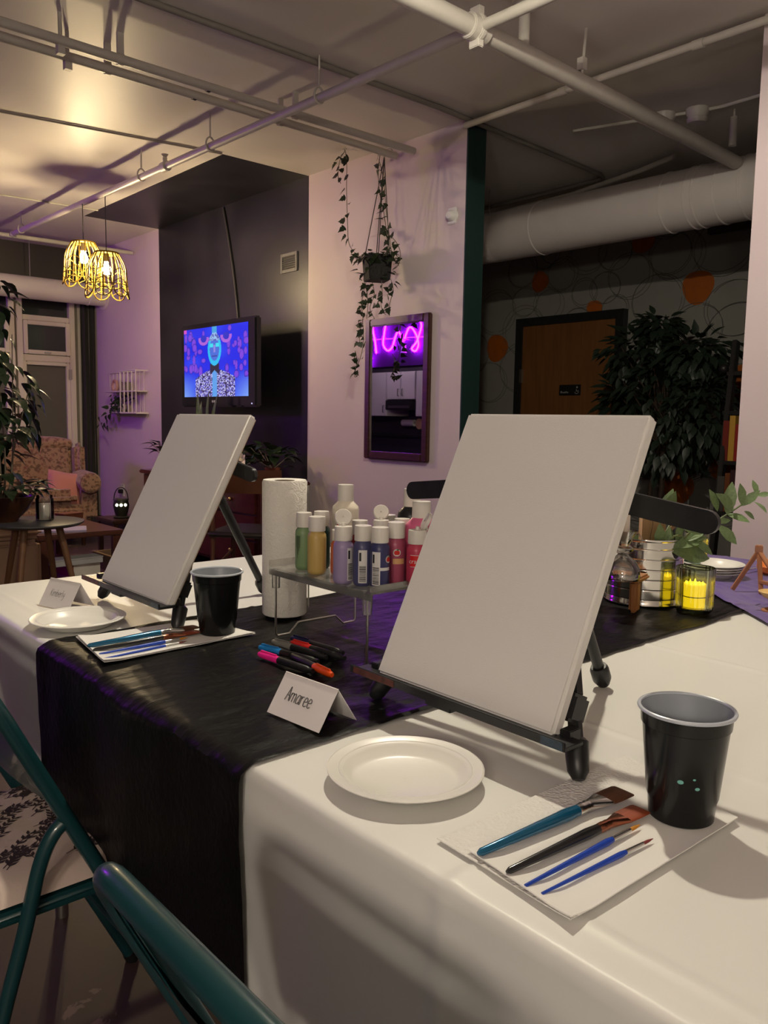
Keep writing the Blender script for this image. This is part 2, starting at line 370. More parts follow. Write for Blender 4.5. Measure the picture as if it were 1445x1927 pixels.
pipe('ceiling_conduit', 'thin surface conduit on the ceiling above the pendant lamps', [(.8, 6.9, ZC-.006), (2.8, 6.72, ZC-.006)], .006, m=PIPE)
pipe('branch_pipe', 'white cross pipe near the windows below the ceiling', [(.4, 7.6, 2.66), (2.385, 7.54, 2.655), (XW-.02, 7.5, 2.655)], .018)
t = pipe('wiring_conduit', 'slim conduit with round junction boxes behind the opening', [(4.0, 2.95, ZC-.012), (4.165, 2.483, ZC-.012), (4.222, 2.323, ZC-.012), (4.25, 2.2, ZC-.012), (4.24, 1.9, ZC-.012), (4.3, 1.2, ZC-.012)], .009)
for x, y in ((4.165, 2.483), (4.222, 2.323)): part('junction_box', MB().lathe([(.001, -.075), (.05, -.075), (.055, -.05), (.045, -.045), (.06, -.02), (.06, 0)], (x, y, ZC), 20), PIPE, t, world=True)
t = thing('sprinkler_drop', 'short vertical white sprinkler drop behind the opening', 'pipe', (4.36, 2.19, ZC))
part('drop_pipe', MB().tube([(4.36, 2.19, 2.615), (4.36, 2.19, 2.76)], .02, 12), PIPE, t, world=True); part('rod', MB().tube([(4.36, 2.19, 2.76), (4.36, 2.19, ZC)], .006, 6), PIPE, t, world=True)
pipe('round_pipe', 'pale pipe run above the duct under the back ceiling', [(4.95, 4.9, 2.72), (4.9, 3.6, 2.73), (4.78, 3.0, 2.74), (4.7, 2.72, 2.75)], .016)

# ------------------------------------------------------------------ pendant lamps
RATTAN = mat('honey_rattan', (.15, .092, .008), .6, var=.2, vscale=40, spec=.2)
CORD = mat('lamp_cord', (.05, .045, .04), .6)
BULB = mat('lit_bulb', (1, .9, .7), .4, emis=(1, .76, .42), estr=PENDANT_E)
def shade_r(t):      # t 0 at the top .. 1 at the hem
    return .080+.050*math.sin(min(1, t/.42)*math.pi/2)**1.1 + .030*max(0, t-.4)**1.3
def pendant(loc, ztop, hang, label, rz):
    t = thing('pendant_lamp', label, 'lamp', loc, rz, 'rattan pendant lamps by the window')
    H = .30; z0 = ztop-loc[2]
    part('cord', MB().tube([(0, 0, z0-.01), (0, 0, hang-loc[2])], .0035, 6), CORD, t)
    part('top_plate', MB().lathe([(.001, z0+.004), (.070, z0+.004), (.076, z0), (.070, z0-.006), (.001, z0-.006)], n=24), RATTAN, t)
    part('top_ring', MB().tube([(.080*math.cos(a), .080*math.sin(a), z0-.002) for a in uarc(0, 2*math.pi, 28)[:-1]], .007, 6, closed=True), RATTAN, t)
    NP = 7
    def pt(ang, u): return Vector((shade_r(u)*math.cos(ang), shade_r(u)*math.sin(ang), z0-H*u))
    for k in range(NP):
        a = 2*math.pi*k/NP; w = math.pi/NP*.93
        hoop = [pt(a-w*(.55+.45*u/.82), u) for u in uarc(.03, .80, 9)]
        for q in uarc(0, math.pi, 10)[1:-1]: hoop.append(pt(a-w*math.cos(q), .80+.2*math.sin(q)))
        hoop += [pt(a+w*(.55+.45*u/.82), u) for u in uarc(.80, .03, 9)]
        hp = part('petal_hoop', MB().tube(hoop, .0047, 6), RATTAN, t)
        part('centre_rib', MB().tube([pt(a, u) for u in uarc(.03, 1, 14)], .0044, 6), RATTAN, hp)
        for u in (.36, .58, .80):
            part('vein', MB().tube([pt(a-w*.97, u+.10), pt(a-w*.5, u+.045), pt(a, u), pt(a+w*.5, u+.045), pt(a+w*.97, u+.10)], .003, 5), RATTAN, hp)
    part('inner_ring', MB().tube([(.99*shade_r(.72)*math.cos(a), .99*shade_r(.72)*math.sin(a), z0-H*.72) for a in uarc(0, 2*math.pi, 28)[:-1]], .003, 5, closed=True), RATTAN, t)
    part('socket', MB().lathe([(.001, z0-.006), (.018, z0-.006), (.02, z0-.06), (.001, z0-.06)], n=16), CORD, t)
    part('bulb', MB().lathe([(.012, z0-.058), (.014, z0-.07), (.026, z0-.095), (.03, z0-.115), (.022, z0-.14), (.001, z0-.147)], n=14), BULB, t)
    return t
pendant((SPX-.02, 5.945, 2.06), 2.365, 2.63, 'farther left rattan petal pendant lamp, partly behind its twin', .2)
pendant((SPX, 5.6, 1.945), 2.248, 2.63, 'nearer rattan petal pendant lamp hanging lower in front', .55)
# opaque dome pendant above the craft table (just above the frame)
TL = Vector((1.50, 1.42, 2.60))
t = thing('table_pendant', 'dark dome pendant lamp above the craft table', 'lamp', TL)
part('dome_shade', MB().lathe([(.02, .14), (.05, .13), (.11, .09), (.15, .03), (.16, -.03), (.157, -.03), (.146, .03), (.105, .085), (.045, .125), (.018, .134)], n=36), mat('dark_shade', (.03, .03, .03), .5), t)
part('cord', MB().tube([(0, 0, .13), (0, 0, ZC-TL.z)], .004, 6), CORD, t)
part('bulb', MB().sph((0, 0, -.03), .03, 14, 8), mat('table_bulb', (1, .95, .85), .4, emis=(1, .90, .71), estr=TABLE_E), t)

# ------------------------------------------------------------------ television
def tv_image(a, b):
    """a 0..1 left to right as seen, b 0..1 bottom to top; returns linear rgb"""
    rnd = TVR
    x = a; y = 1-b
    col = np.array([.006, .02, .86])+np.array([.004, .03, .10])*max(0, math.sin(x*9+y*7)*math.sin(y*11-x*4))
    edge = min(1, abs(x-.5)*2)
    low = max(0, (y-.62)/.38)*max(0, (edge-.45)/.55)
    col = col*(1-low)+np.array([.22, .42, 1.0])*low
    for (cx, cy, rx, ry) in rnd:
        q = ((x-cx)/rx)**2+((y-cy)/ry)**2
        if q < 1: col = np.array([.14+.10*(1-q), .06, .78]) if q < .75 else np.array([.02, .006, .42])
    for (cx, cy) in ((.33, .16), (.68, .15)):
        q = math.hypot((x-cx)/.085, (y-cy)/.095)
        if .55 < q < 1 and y > cy-.02: col = np.array([.45, .13, .75])
        elif q < .55: col = np.array([.02, .03, .6])
    # shoulders in a beaded jacket
    sh = .60+.13*min(1, abs(x-.5)/.3)**1.6
    if abs(x-.5) < .31 and y > sh:
        h = (math.sin(x*173.3+math.floor(y*48)*12.9)*43758.5) % 1; h2 = (math.sin(math.floor(x*88)*78.2+math.floor(y*66)*37.7)*24634.6) % 1
        if h2 > .72: col = np.array([.62, .62, 1.0])
        elif h2 > .40: col = np.array([.20, .18, .75])
        else: col = np.array([.035, .02, .10])
        if abs(x-.5) < .035: col = np.array([.12, .38, .9])
    if abs(x-.5) < .07 and .53 < y < .62+abs(x-.5): col = np.array([.02, .015, .05])
    # head
    q = ((x-.5)/.105)**2+((y-.32)/.235)**2
    if q < 1:
        col = np.array([.02, .55, .95]) if q > .5 else np.array([.07, .16, .75])
        if y < .2:
            h2 = (math.sin(math.floor(x*90)*78.2+math.floor(y*80)*37.7)*24634.6) % 1; col = np.array([.35, .6, .95]) if h2 > .5 else np.array([.1, .12, .5])
        elif .24 < y < .29 and .02 < abs(x-.5) < .07: col = np.array([.05, .8, .95])
        elif abs(x-.5) < .012 and .26 < y < .37: col = np.array([.30, .28, .85])
        elif abs(x-.5) < .04 and .41 < y < .43: col = np.array([.03, .05, .35])
    elif abs(x-.5) < .035 and y < .12: col = np.array([.06, .4, .8])
    if x < .05 and y < .06: col = np.array([.7, .08, .6])
    return col
random.seed(5)
TVR = [(random.choice((random.uniform(.02, .33), random.uniform(.67, .98))), random.uniform(.05, .72), random.uniform(.018, .042), random.uniform(.03, .09)) for _ in range(46)]
ty0, ty1, tz0, tz1, tx = 6.10, 5.005, 1.22, 1.86, 3.20
t = thing('television', 'wall television showing a blue jewelled figure on its screen', 'television', (tx+.05, (ty0+ty1)/2, tz0))
part('case', MB().bb((tx, ty1, tz0), (tx+.055, ty0, tz1)), mat('tv_gloss_black', (.008, .007, .012), .15), t, world=True, bevel=.012)
sy0, sy1, sz0, sz1 = 6.045, 5.095, 1.298, 1.822
NA, NBV = 176, 132
scr = MB(); scr.grid(lambda u, v: (tx-.002, sy0+(sy1-sy0)*u, sz0+(sz1-sz0)*v), NA, NBV)
o = part('screen', scr, [], t, world=True, smooth=False)
ca = o.data.color_attributes.new('picture', 'FLOAT_COLOR', 'POINT')
for i in range(NA+1):
    for j in range(NBV+1):
        c = tv_image(i/NA, j/NBV); ca.data[i*(NBV+1)+j].color = (*c, 1)
m = bpy.data.materials.new('lit_screen'); m.use_nodes = True; n = m.node_tree.nodes; b = n['Principled BSDF']
at = n.new('ShaderNodeAttribute'); at.attribute_name = 'picture'; m.node_tree.links.new(at.outputs['Color'], b.inputs['Emission Color'])
b.inputs['Base Color'].default_value = (.01, .01, .012, 1); b.inputs['Roughness'].default_value = .15; b.inputs['Emission Strength'].default_value = TV_E
o.data.materials.append(m)
lg_ = MB(); lg_.lathe([(.0001, .0015), (.009, .0012), (.010, 0)], (tx-.001, 5.605, 1.262), 16, axis=Vector((-1, 0, 0)))
part('logo_dot', lg_, mat('logo_grey', (.3, .3, .33), .4), t, world=True); part('logo_mark', MB().bb((tx-.0025, 5.545, 1.253), (tx-.0005, 5.588, 1.271)), MATS['logo_grey'], t, world=True, bevel=.002)
part('power_light', MB().sph((tx-.002, 5.05, 1.245), .005, 8, 6), mat('power_light', (.5, .5, .8), .4, emis=(.6, .6, 1), estr=1.0), t, world=True)
part('wall_mount', MB().bb((tx+.055, 5.35, 1.35), (tx+.075, 5.75, 1.7)).bb((tx+.075, 5.5, 1.48), (XW-.02, 5.6, 1.58)).bb((XW-.02, 5.4, 1.35), (XW, 5.7, 1.7)), BLACKM, t, world=True)
solo('television_cable', MB().tube(smooth_path([P(420, 391, 0, XW-.012), P(430, 450, 0, XW-.012), P(440, 520, 0, XW-.012), P(447, 590, 0, XW-.012), P(450, 640, 0, XW-.012)]), .009, 8), mat('cable_grey', (.03, .028, .03), .6), 'dark cable running down the charcoal wall to the television', 'cable', tuple(P(447, 590, 0, XW-.012)))
# wall vent
t = thing('wall_vent', 'small grey louvred vent on the charcoal wall', 'vent', (XW, 4.97, 2.18))
v = MB(); ya, yb, za, zb = 4.868, 5.072, 2.18, 2.315; v.bb((XW-.012, ya, za), (XW, ya+.022, zb)); v.bb((XW-.012, yb-.022, za), (XW, yb, zb)); v.bb((XW-.012, ya+.022, za), (XW, yb-.022, za+.022)); v.bb((XW-.012, ya+.022, zb-.022), (XW, yb-.022, zb))
VG = mat('vent_grey', (.16, .155, .15), .5); part('frame', v, VG, t, world=True, bevel=.002)
part('backing', MB().bb((XW-.002, ya+.022, za+.022), (XW-.0005, yb-.022, zb-.022)), BLACK, t, world=True)
for k in range(6):
    z = za+.03+k*.0155; part('slat', MB().bar((XW-.007, ya+.022, z), (XW-.007, yb-.022, z), .010, .002, (.6, 0, 1)), VG, t, world=True)
# white sensor near the wall end
t = thing('wall_sensor', 'small rounded white sensor on the pink wall near its end', 'sensor', (XW, 3.362, 2.30))
part('housing', MB().lathe([(.001, .04), (.022, .038), (.034, .026), (.04, 0)], (XW, 3.362, 2.30), 24, axis=Vector((-1, 0, 0)), sy=.85), mat('white_plastic', (.72, .72, .7), .4), t, world=True)
part('base_plate', MB().bb((XW-.012, 3.33, 2.255), (XW, 3.395, 2.345)), MATS['white_plastic'], t, world=True, bevel=.004)
# outlet
t = thing('wall_outlet', 'white outlet plate low on the purple lit wall', 'outlet', (XW, 7.86, .38))
part('plate', MB().bb((XW-.006, 7.82, .34), (XW, 7.90, .46)), MATS['white_plastic'], t, world=True, bevel=.002)
part('plug', MB().bb((XW-.045, 7.84, .37), (XW-.006, 7.88, .41)), BLACK, t, world=True, bevel=.004)

# ------------------------------------------------------------------ mirror
FRAMEW = mat('mahogany_frame', srgb((70, 40, 32)), .35, var=.4, vscale=14, stretch=(1, 1, 6))
my0, my1, mz0, mz1 = 4.085, 3.505, .895, 1.775
t = thing('wall_mirror', 'tall dark wood framed mirror reflecting a purple neon sign and kitchen', 'mirror', (XW, 3.79, mz0)); fwid = .048
for nm, a, b in (('frame_side', (XW-.035, my0-fwid, mz0), (XW, my0, mz1)), ('frame_side', (XW-.035, my1, mz0), (XW, my1+fwid, mz1)),
                 ('frame_rail', (XW-.035, my1+fwid, mz0), (XW, my0-fwid, mz0+fwid)), ('frame_rail', (XW-.035, my1+fwid, mz1-fwid), (XW, my0-fwid, mz1))):
    part(nm, MB().bb(a, b), FRAMEW, t, world=True, bevel=.006)
part('mirror_glass', MB().bb((XW-.02, my1+fwid, mz0+fwid), (XW-.012, my0-fwid, mz1-fwid)), mat('mirror_silver', (.86, .86, .88), .015, 1), t, world=True, smooth=False)

# ------------------------------------------------------------------ neon sign and kitchen on the far side (seen in the mirror)
MXP = XW-.02
def K(x, y, X):            # mirror-crop pixel -> point on the plane X of the real room
    q = P(580+x/2.875, 230+y/2.875, 0, 2*MXP-X); return Vector((X, q.y, q.z))
NEON = mat('neon_tube', (.9, .5, 1), .4, emis=(.42, .0022, 1.0), estr=NEON_E)
nx = -.60
struct('wall_bulkhead', MB().bb((-.95, 6.7, 1.86), (-.65, 11.6, ZC)), mat('bulkhead_paint', (.035, .033, .045), .85, spec=.1), 'dark bulkhead above the kitchen cabinets')
t = thing('neon_sign', 'purple cursive neon sign on the bulkhead, seen in the mirror', 'neon sign', (nx, 8.3, 1.9))
for st in ([(600, 1060), (612, 1100), (600, 1150), (585, 1190), (560, 1225), (580, 1238), (596, 1205), (588, 1160), (565, 1118), (545, 1112), (528, 1150), (515, 1185), (500, 1150), (485, 1135), (470, 1165), (455, 1215), (430, 1236), (406, 1205), (410, 1150), (421, 1080)],
           [(345, 1085), (352, 1140), (362, 1190), (368, 1250)], [(338, 1255), (334, 1290), (324, 1325)], [(640, 1090), (655, 1150), (640, 1220), (670, 1200), (690, 1120)]):
    part('tube', MB().tube(smooth_path([K(a, b, nx) for a, b in st], 4), .0105, 6), NEON, t, world=True)
pa, pb = K(325, 1178, nx-.012), K(640, 1160, nx-.012)
part('standoff_bar', MB().tube([pa, pb], .009, 6), mat('white_plastic_bar', (.6, .6, .62), .4), t, world=True)
for f in (.15, .5, .85): q = pa+(pb-pa)*f; part('standoff', MB().tube([q, Vector((-.65, q.y, q.z))], .006, 6), METAL, t, world=True)
q = K(517, 1200, -.5); t = thing('spot_lamp', 'small grey cup shaped spot lamp below the neon sign in the mirror', 'lamp', q)
part('cup', MB().lathe([(.025, 0), (.037, -.105), (.045, -.113), (.041, -.113), (.033, -.105), (.001, -.005)], n=24), mat('grey_lamp', (.5, .48, .5), .4), t)
part('stem', MB().tube([(0, 0, -.01), (0, 0, .06), (-.15, 0, .06)], .008, 8), METAL, t)
CABW = mat('white_cabinet', (.62, .6, .62), .4)
def cabinet(ya, yb, za, zb, label, doors=1):
    t = thing('kitchen_cabinet', label, 'cabinet', (-2.5, (ya+yb)/2, za), group='white upper kitchen cabinets')
    part('body', MB().bb((-2.785, ya, za), (-2.27, yb, zb)), CABW, t, world=True)
    w = (yb-ya)/doors
    for k in range(doors):
        d = part('door', MB().bb((-2.27, ya+w*k+.005, za+.005), (-2.25, ya+w*(k+1)-.005, zb-.005)), CABW, t, world=True, bevel=.003)
        yy = ya+w*(k+1)-.05 if (k == 0 and doors == 2) else ya+w*k+.05
        part('handle', MB().tube([(-2.25, yy, za+.06), (-2.225, yy, za+.06), (-2.225, yy, za+.17), (-2.25, yy, za+.17)], .006, 6), BLACKM, d, world=True)
cabinet(10.32, 10.95, 1.2, 1.92, 'tall white kitchen wall cabinet left in the mirror')
cabinet(9.62, 10.30, 1.47, 1.92, 'short two door white kitchen cabinet over the hood in the mirror', 2)
cabinet(8.8, 9.60, 1.2, 1.92, 'white kitchen wall cabinet right in the mirror')
t = thing('range_hood', 'black range hood under the short kitchen cabinet in the mirror', 'hood', (-2.5, 9.96, 1.2))
part('canopy', MB().bb((-2.785, 9.64, 1.30), (-2.2, 10.28, 1.46)), BLACKM, t, world=True, bevel=.01); part('vent_strip', MB().bb((-2.2, 9.7, 1.33), (-2.195, 10.2, 1.37)), METAL, t, world=True)
t = thing('kitchen_counter', 'dark lower kitchen counter reflected in the mirror', 'counter', (-2.5, 9.9, 0))
part('cabinet_body', MB().bb((-2.785, 8.6, 0), (-2.2, 11.4, .86)), mat('dark_cabinet', (.03, .028, .04), .4), t, world=True); part('worktop', MB().bb((-2.785, 8.55, .86), (-2.15, 11.45, .9)), BLACK, t, world=True, bevel=.004)
solo('kitchen_roll', MB().lathe([(.015, 0), (.055, 0), (.055, .28), (.015, .28)], (-2.6, 9.98, 1.09), 20, axis=Vector((0, 1, 0))), mat('paper_white', (.8, .79, .76), .85), 'white paper roll on a dark kitchen wall, seen in the mirror', 'paper roll', (-2.6, 10.1, 1.09))
for (y, z, r, lab) in ((9.55, 1.08, .085, 'round wooden board on the kitchen wall, seen in the mirror'), (9.26, .98, .09, 'larger round wooden board at the kitchen corner, seen in the mirror')):
    solo('round_board', MB().lathe([(.001, -.008), (r, -.008), (r, .008), (.001, .008)], (-2.3, y, z), 28, axis=Vector((1, 0, 0))), mat('board_wood', (.4, .25, .14), .5, var=.2), lab, 'board', (-2.3, y, z))
# frosted globes added out of view, for soft fill from behind the viewer
for (ly, lab) in ((-.95, 'nearer frosted globe fill lamp added behind the viewer'), (-.40, 'farther frosted globe fill lamp added behind the viewer')):
    t = thing('globe_fill_lamp', lab, 'lamp', (-1.4, ly, 1.62), group='added fill globes behind the viewer')
    part('globe', MB().sph((0, 0, 0), .10, 18, 10), mat('lit_globe', (1, .95, .9), .5, emis=(1, .86, .71), estr=FILL_E), t)
    part('cap', MB().lathe([(.035, .092), (.035, .13), (.01, .14)], n=16), BLACKM, t); part('cord', MB().tube([(0, 0, .13), (0, 0, ZC-1.62)], .004, 6), CORD, t)

t = thing('cabinet_fill_lamp', 'small unseen fill lamp added to light the far kitchen cabinets', 'lamp', (-1.6, 10.0, 2.62))  # added lamp, hidden by the bulkhead, brightens the cabinets in the mirror
part('globe', MB().sph((0, 0, 0), .05, 14, 8), mat('dim_globe', (1, .9, .95), .5, emis=(1, .74, .92), estr=170), t); part('stem', MB().tube([(0, 0, .045), (0, 0, ZC-2.62)], .006, 6), METAL, t)

# ------------------------------------------------------------------ mural wall, door
XM = 5.9
MURAL = bpy.data.objects['wall_mural']
ORANGE = mat('mural_orange', srgb((176, 92, 24)), .6, var=.2, vscale=12); INK = mat('mural_line', (.10, .096, .09), .7)
random.seed(11)
FL = [(1313, 540, .125), (1210, 452, .10), (1016, 530, .09), (935, 655, .125), (1118, 582, .075), (1275, 918, .13), (1400, 720, .13), (1150, 960, .12), (1360, 880, .1), (1090, 420, .1)]
for (a, b, r) in FL:
    c = P(a, b, 0, XM-.002)
    part('painted_flower_centre', MB().prism([(r*(1+.06*math.sin(3*q+a))*math.cos(q), r*(1+.06*math.sin(3*q+a))*math.sin(q)) for q in uarc(0, 2*math.pi, 26)[:-1]], lambda u, v: (XM-.003, c.y+u, c.z+v), lambda u, v: (XM-.0005, c.y+u, c.z+v)), ORANGE, MURAL, smooth=False)
    for k in range(5):
        q0 = 2*math.pi*k/5+random.uniform(-.2, .2)+a; R = r*random.uniform(1.5, 1.9); d = r*.9+R
        for rep in range(2):
            cx, cz = c.y+d*math.cos(q0)+random.uniform(-.02, .02), c.z+d*math.sin(q0)+random.uniform(-.02, .02)
            pts = [(XM-.003, cx+R*(1+.05*rep)*math.cos(q), cz+R*math.sin(q)*.92) for q in uarc(q0+math.pi+.15, q0+3*math.pi-.15+rep*.3, 22)]
            pts = [p for p in pts if p[2] < 2.78]
            if len(pts) > 4: part('painted_petal_line', MB().tube(pts, .0019, 4), INK, MURAL, smooth=False)
DOORW = mat('brown_door_wood', srgb((126, 82, 44)), .5, var=.25, vscale=5, stretch=(1, 6, .6))
dy0, dy1, dz = 4.86-.02, 3.745, 2.055
door = struct('door_1', MB().bb((XM-.05, dy1+.07, .01), (XM-.01, dy0-.07, dz-.07)), DOORW, 'plain brown wooden door in a black frame')
f = MB(); f.bb((XM-.07, dy1, 0), (XM, dy1+.07, dz)); f.bb((XM-.07, dy0-.07, 0), (XM, dy0, dz)); f.bb((XM-.07, dy1+.07, dz-.07), (XM, dy0-.07, dz))
part('frame', f, BLACKM, door)
c = P(1072, 734, 0, XM-.055)
sg = part('sign_plate', MB().bb((XM-.058, c.y-.11, c.z-.045), (XM-.05, c.y+.11, c.z+.045)), BLACK, door, bevel=.003)
SG = mat('sign_grey', (.30, .30, .28), .5)
ln = MB()
for k, (y, w_, h_) in enumerate(((.085, .014, .018), (.066, .012, .010), (.050, .012, .012), (.034, .010, .016), (.018, .012, .010))): ln.bb((XM-.0595, c.y+y-w_/2, c.z-.026), (XM-.058, c.y+y+w_/2, c.z-.026+h_))
part('sign_lettering', ln, SG, sg, smooth=False, kind='stuff')
sy_ = MB(); cy = c.y-.075; sy_.lathe([(.0001, .0008), (.009, .0008), (.009, 0)], (XM-.058, cy, c.z+.022), 14, axis=Vector((-1, 0, 0)))
sy_.tube([(XM-.0585, cy+.006, c.z+.006), (XM-.0585, cy+.006, c.z-.010), (XM-.0585, cy-.010, c.z-.010)], .0035, 6)
sy_.tube([(XM-.0585, cy+.002+.018*math.cos(a), c.z-.014+.018*math.sin(a)) for a in uarc(math.pi*.75, math.pi*1.95, 12)], .0025, 5)
part('sign_symbol', sy_, SG, sg, smooth=False, kind='stuff')
for z in (1.55, .5): part('hinge', MB().bb((XM-.075, dy0-.085, z-.06), (XM-.05, dy0-.06, z+.06)), METAL, door)
c0 = P(1335, 434, 0, XM-.02); c1 = P(1425, 420, 0, XM-.02)
struct('trim_2', MB().bb((XM-.05, c1.y-.4, c0.z-.03), (XM, c0.y, c0.z+.03)), mat('dark_trim', (.05, .045, .04), .5), 'dark strip on the mural wall under the duct')

# ------------------------------------------------------------------ leaves
IVY = mat('ivy_green', (.022, .038, .015), .5, var=.45, vscale=9); STEM = mat('vine_stem', (.16, .13, .09), .7)
FIC = mat('ficus_green', (.02, .035, .022), .45, var=.5, vscale=5)
POTH = mat('houseplant_green', (.022, .045, .018), .38, var=.5, vscale=7)
SAGE = mat('sage_green', (.16, .24, .10), .5, var=.3, vscale=12)
L_IVY = leaf_mesh('ivy_leaf', [(0, .03), (.04, .26), (.16, .44), (.30, .27), (.42, .34), (.6, .2), (.8, .08), (1, .005)], IVY)
L_FIC = leaf_mesh('ficus_leaf', [(0, .01), (.12, .14), (.32, .23), (.55, .22), (.78, .11), (1, .005)], FIC, curl=.25)
L_POT = leaf_mesh('heart_leaf', [(-.08, .02), (-.03, .22), (.1, .36), (.3, .38), (.55, .27), (.8, .11), (1, .005)], POTH, fold=.25, curl=.3)
L_SAGE = leaf_mesh('greenery_leaf', [(0, .015), (.12, .09), (.35, .18), (.6, .2), (.82, .12), (1, .01)], SAGE, fold=.2, curl=.25)
L_SNAKE = leaf_mesh('blade_leaf', [(0, .035), (.25, .05), (.5, .055), (.75, .045), (.92, .02), (1, .003)], mat('blade_green', (.09, .13, .06), .4, var=.5, vscale=14, stretch=(6, 1, 1)), fold=.5, curl=.08)
def rv(): return Vector((random.uniform(-1, 1), random.uniform(-1, 1), random.uniform(-1, 1)))

# ------------------------------------------------------------------ hanging ivy planter
random.seed(21)
hp = Vector((3.315, 3.84, 1.975))
t = thing('hanging_planter', 'black hanging pot of trailing ivy in front of the pink wall', 'planter', hp)
part('pot', MB().lathe([(.001, 0), (.092, 0), (.106, .15), (.096, .15), (.085, .02), (.001, .02)], hp, 4, a0=.35, a1=.35+2*math.pi), mat('black_weave', (.010, .0095, .0095), .7, bump=1, bscale=45, bdist=.01, var=.5, vscale=30), t, world=True, bevel=.006)
part('soil', MB().lathe([(.001, .13), (.075, .13)], hp, 20), mat('soil', (.02, .015, .01), .9), t, world=True)
hook = Vector((3.315, 3.745, 2.70)); hk2 = Vector((3.315, 3.842, 2.665))
for q in range(4):
    a = math.pi/4+q*math.pi/2; part('cord', MB().tube([hp+Vector((.075*math.cos(a), .075*math.sin(a), .14)), Vector((3.315, 3.79, 2.68))], .0028, 5), CORD, t, world=True)
part('hook', MB().tube([Vector((3.315, 3.79, 2.68)), Vector((3.315, 3.785, 2.705)), Vector((3.315, 3.765, 2.722)), Vector((3.315, 3.735, 2.722)), Vector((3.315, 3.715, 2.70))], .004, 6), METAL, t, world=True)
def vine(pix, X, step, size, spread=.025):
    pts = smooth_path([P(a, b, 0, X) for a, b in pix], 8)
    part('vine', MB().tube(pts, .0022, 5), STEM, t, world=True)
    acc = 0
    for i in range(1, len(pts)):
        acc += (pts[i]-pts[i-1]).length
        if acc > step:
            acc = 0; s = size*random.uniform(.75, 1.25); d = Vector((random.uniform(-.9, -.1), random.uniform(-1, 1), random.uniform(-.9, .3)))
            nrm = Vector((-1, random.uniform(-.6, .6), random.uniform(-.2, .8)))
            place(L_IVY, 'leaf', t, pts[i]+Vector((random.uniform(-.01, .01), random.uniform(-spread, spread), random.uniform(-.01, .01))), d, nrm, s)
for pix in ([(668, 252), (655, 262), (648, 285), (640, 300), (636, 330), (641, 345)], [(645, 268), (652, 300), (652, 360), (654, 420), (656, 455), (665, 473), (680, 488)],
            [(716, 284), (712, 320), (714, 360), (722, 400), (728, 440), (730, 470), (728, 480)], [(713, 300), (722, 340), (726, 390), (731, 430), (736, 470), (740, 490)],
            [(730, 440), (745, 455), (753, 475), (751, 495), (744, 505)]):
    vine(pix, 3.30, .034, .052)
for pix in ([(690, 525), (684, 550), (680, 575), (683, 600), (676, 630), (679, 650)], [(684, 525), (690, 550), (692, 575), (690, 600)], [(700, 530), (704, 555), (696, 580), (705, 600)],
            [(718, 528), (719, 550), (717, 575), (725, 592)], [(735, 525), (740, 545), (735, 565), (730, 590)], [(682, 600), (684, 640), (679, 670), (671, 690), (664, 706)], [(668, 660), (672, 680), (667, 708), (675, 705)]):
    vine(pix, 3.29, .026, .047)
for k in range(80):
    a = random.uniform(0, 2*math.pi); r = random.uniform(.07, .12); z = random.choice((random.uniform(.11, .18), random.uniform(-.03, .16)))
    d = Vector((math.cos(a), math.sin(a), random.uniform(-1, .5))); place(L_IVY, 'leaf', t, hp+Vector((r*math.cos(a), r*math.sin(a), z)), d, Vector((math.cos(a), math.sin(a), .4)), random.uniform(.035, .055))

# ------------------------------------------------------------------ wire shelf on the purple lit wall
random.seed(4)
WSH = mat('white_wire', (.62, .56, .56), .45)
t = thing('wire_wall_shelf', 'white wire wall shelf with two small ledges beside the window corner', 'shelf', (XW, 7.72, 1.16))
ya, yb, za, zb, xf = 8.10, 7.33, 1.165, 1.56, XW-.13
for k in range(10):
    y = ya+(yb-ya)*k/9; part('wire', MB().tube([(XW-.008, y, za), (XW-.008, y, zb)], .004, 5), WSH, t, world=True)
for z in (zb, za): part('wire_rail', MB().tube([(XW-.008, ya, z), (XW-.008, yb, z)], .005, 5), WSH, t, world=True)
fy0, fy1 = 7.58, 7.24
for k in range(5):
    y = fy0+(fy1-fy0)*k/4; part('front_wire', MB().tube([(xf, y, za), (xf, y, zb)], .0055, 5), WSH, t, world=True)
for z in (za, zb): part('front_rail', MB().tube([(XW-.008, fy0, z), (xf, fy0, z), (xf, fy1, z), (XW-.008, fy1, z)], .0055, 5), WSH, t, world=True)
for z in (1.165, 1.365): part('ledge', MB().bb((xf, 7.27, z), (XW-.004, 7.98, z+.012)), WSH, t, world=True, bevel=.002)
t = thing('ring_ornament', 'small round ring ornament on the upper ledge of the wire shelf', 'ornament', (XW-.06, 7.86, 1.378))
part('ring', MB().tube([(XW-.06, 7.86+.05*math.cos(a), 1.43+.05*math.sin(a)) for a in uarc(0, 2*math.pi, 20)[:-1]], .016, 8, closed=True), mat('ring_wood', (.42, .25, .2), .5), t, world=True)
part('inner_disc', MB().lathe([(.001, -.004), (.036, -.004), (.036, .004), (.001, .004)], (XW-.055, 7.86, 1.43), 18, axis=Vector((1, 0, 0))), mat('cream', (.7, .6, .5), .5), t, world=True)
t = thing('small_block', 'small grey box on the upper ledge of the wire shelf', 'box', (XW-.05, 7.6, 1.377))
part('box_body', MB().bb((XW-.08, 7.56, 1.3775), (XW-.03, 7.66, 1.452)), mat('grey_card', (.22, .2, .17), .6), t, world=True, bevel=.003); part('lid', MB().bb((XW-.082, 7.558, 1.452), (XW-.028, 7.662, 1.462)), mat('grey_card2', (.25, .23, .2), .6), t, world=True)
t = thing('shelf_plant', 'dark trailing plant in a small pot on the lower wire shelf', 'plant', (XW-.07, 7.7, 1.178))
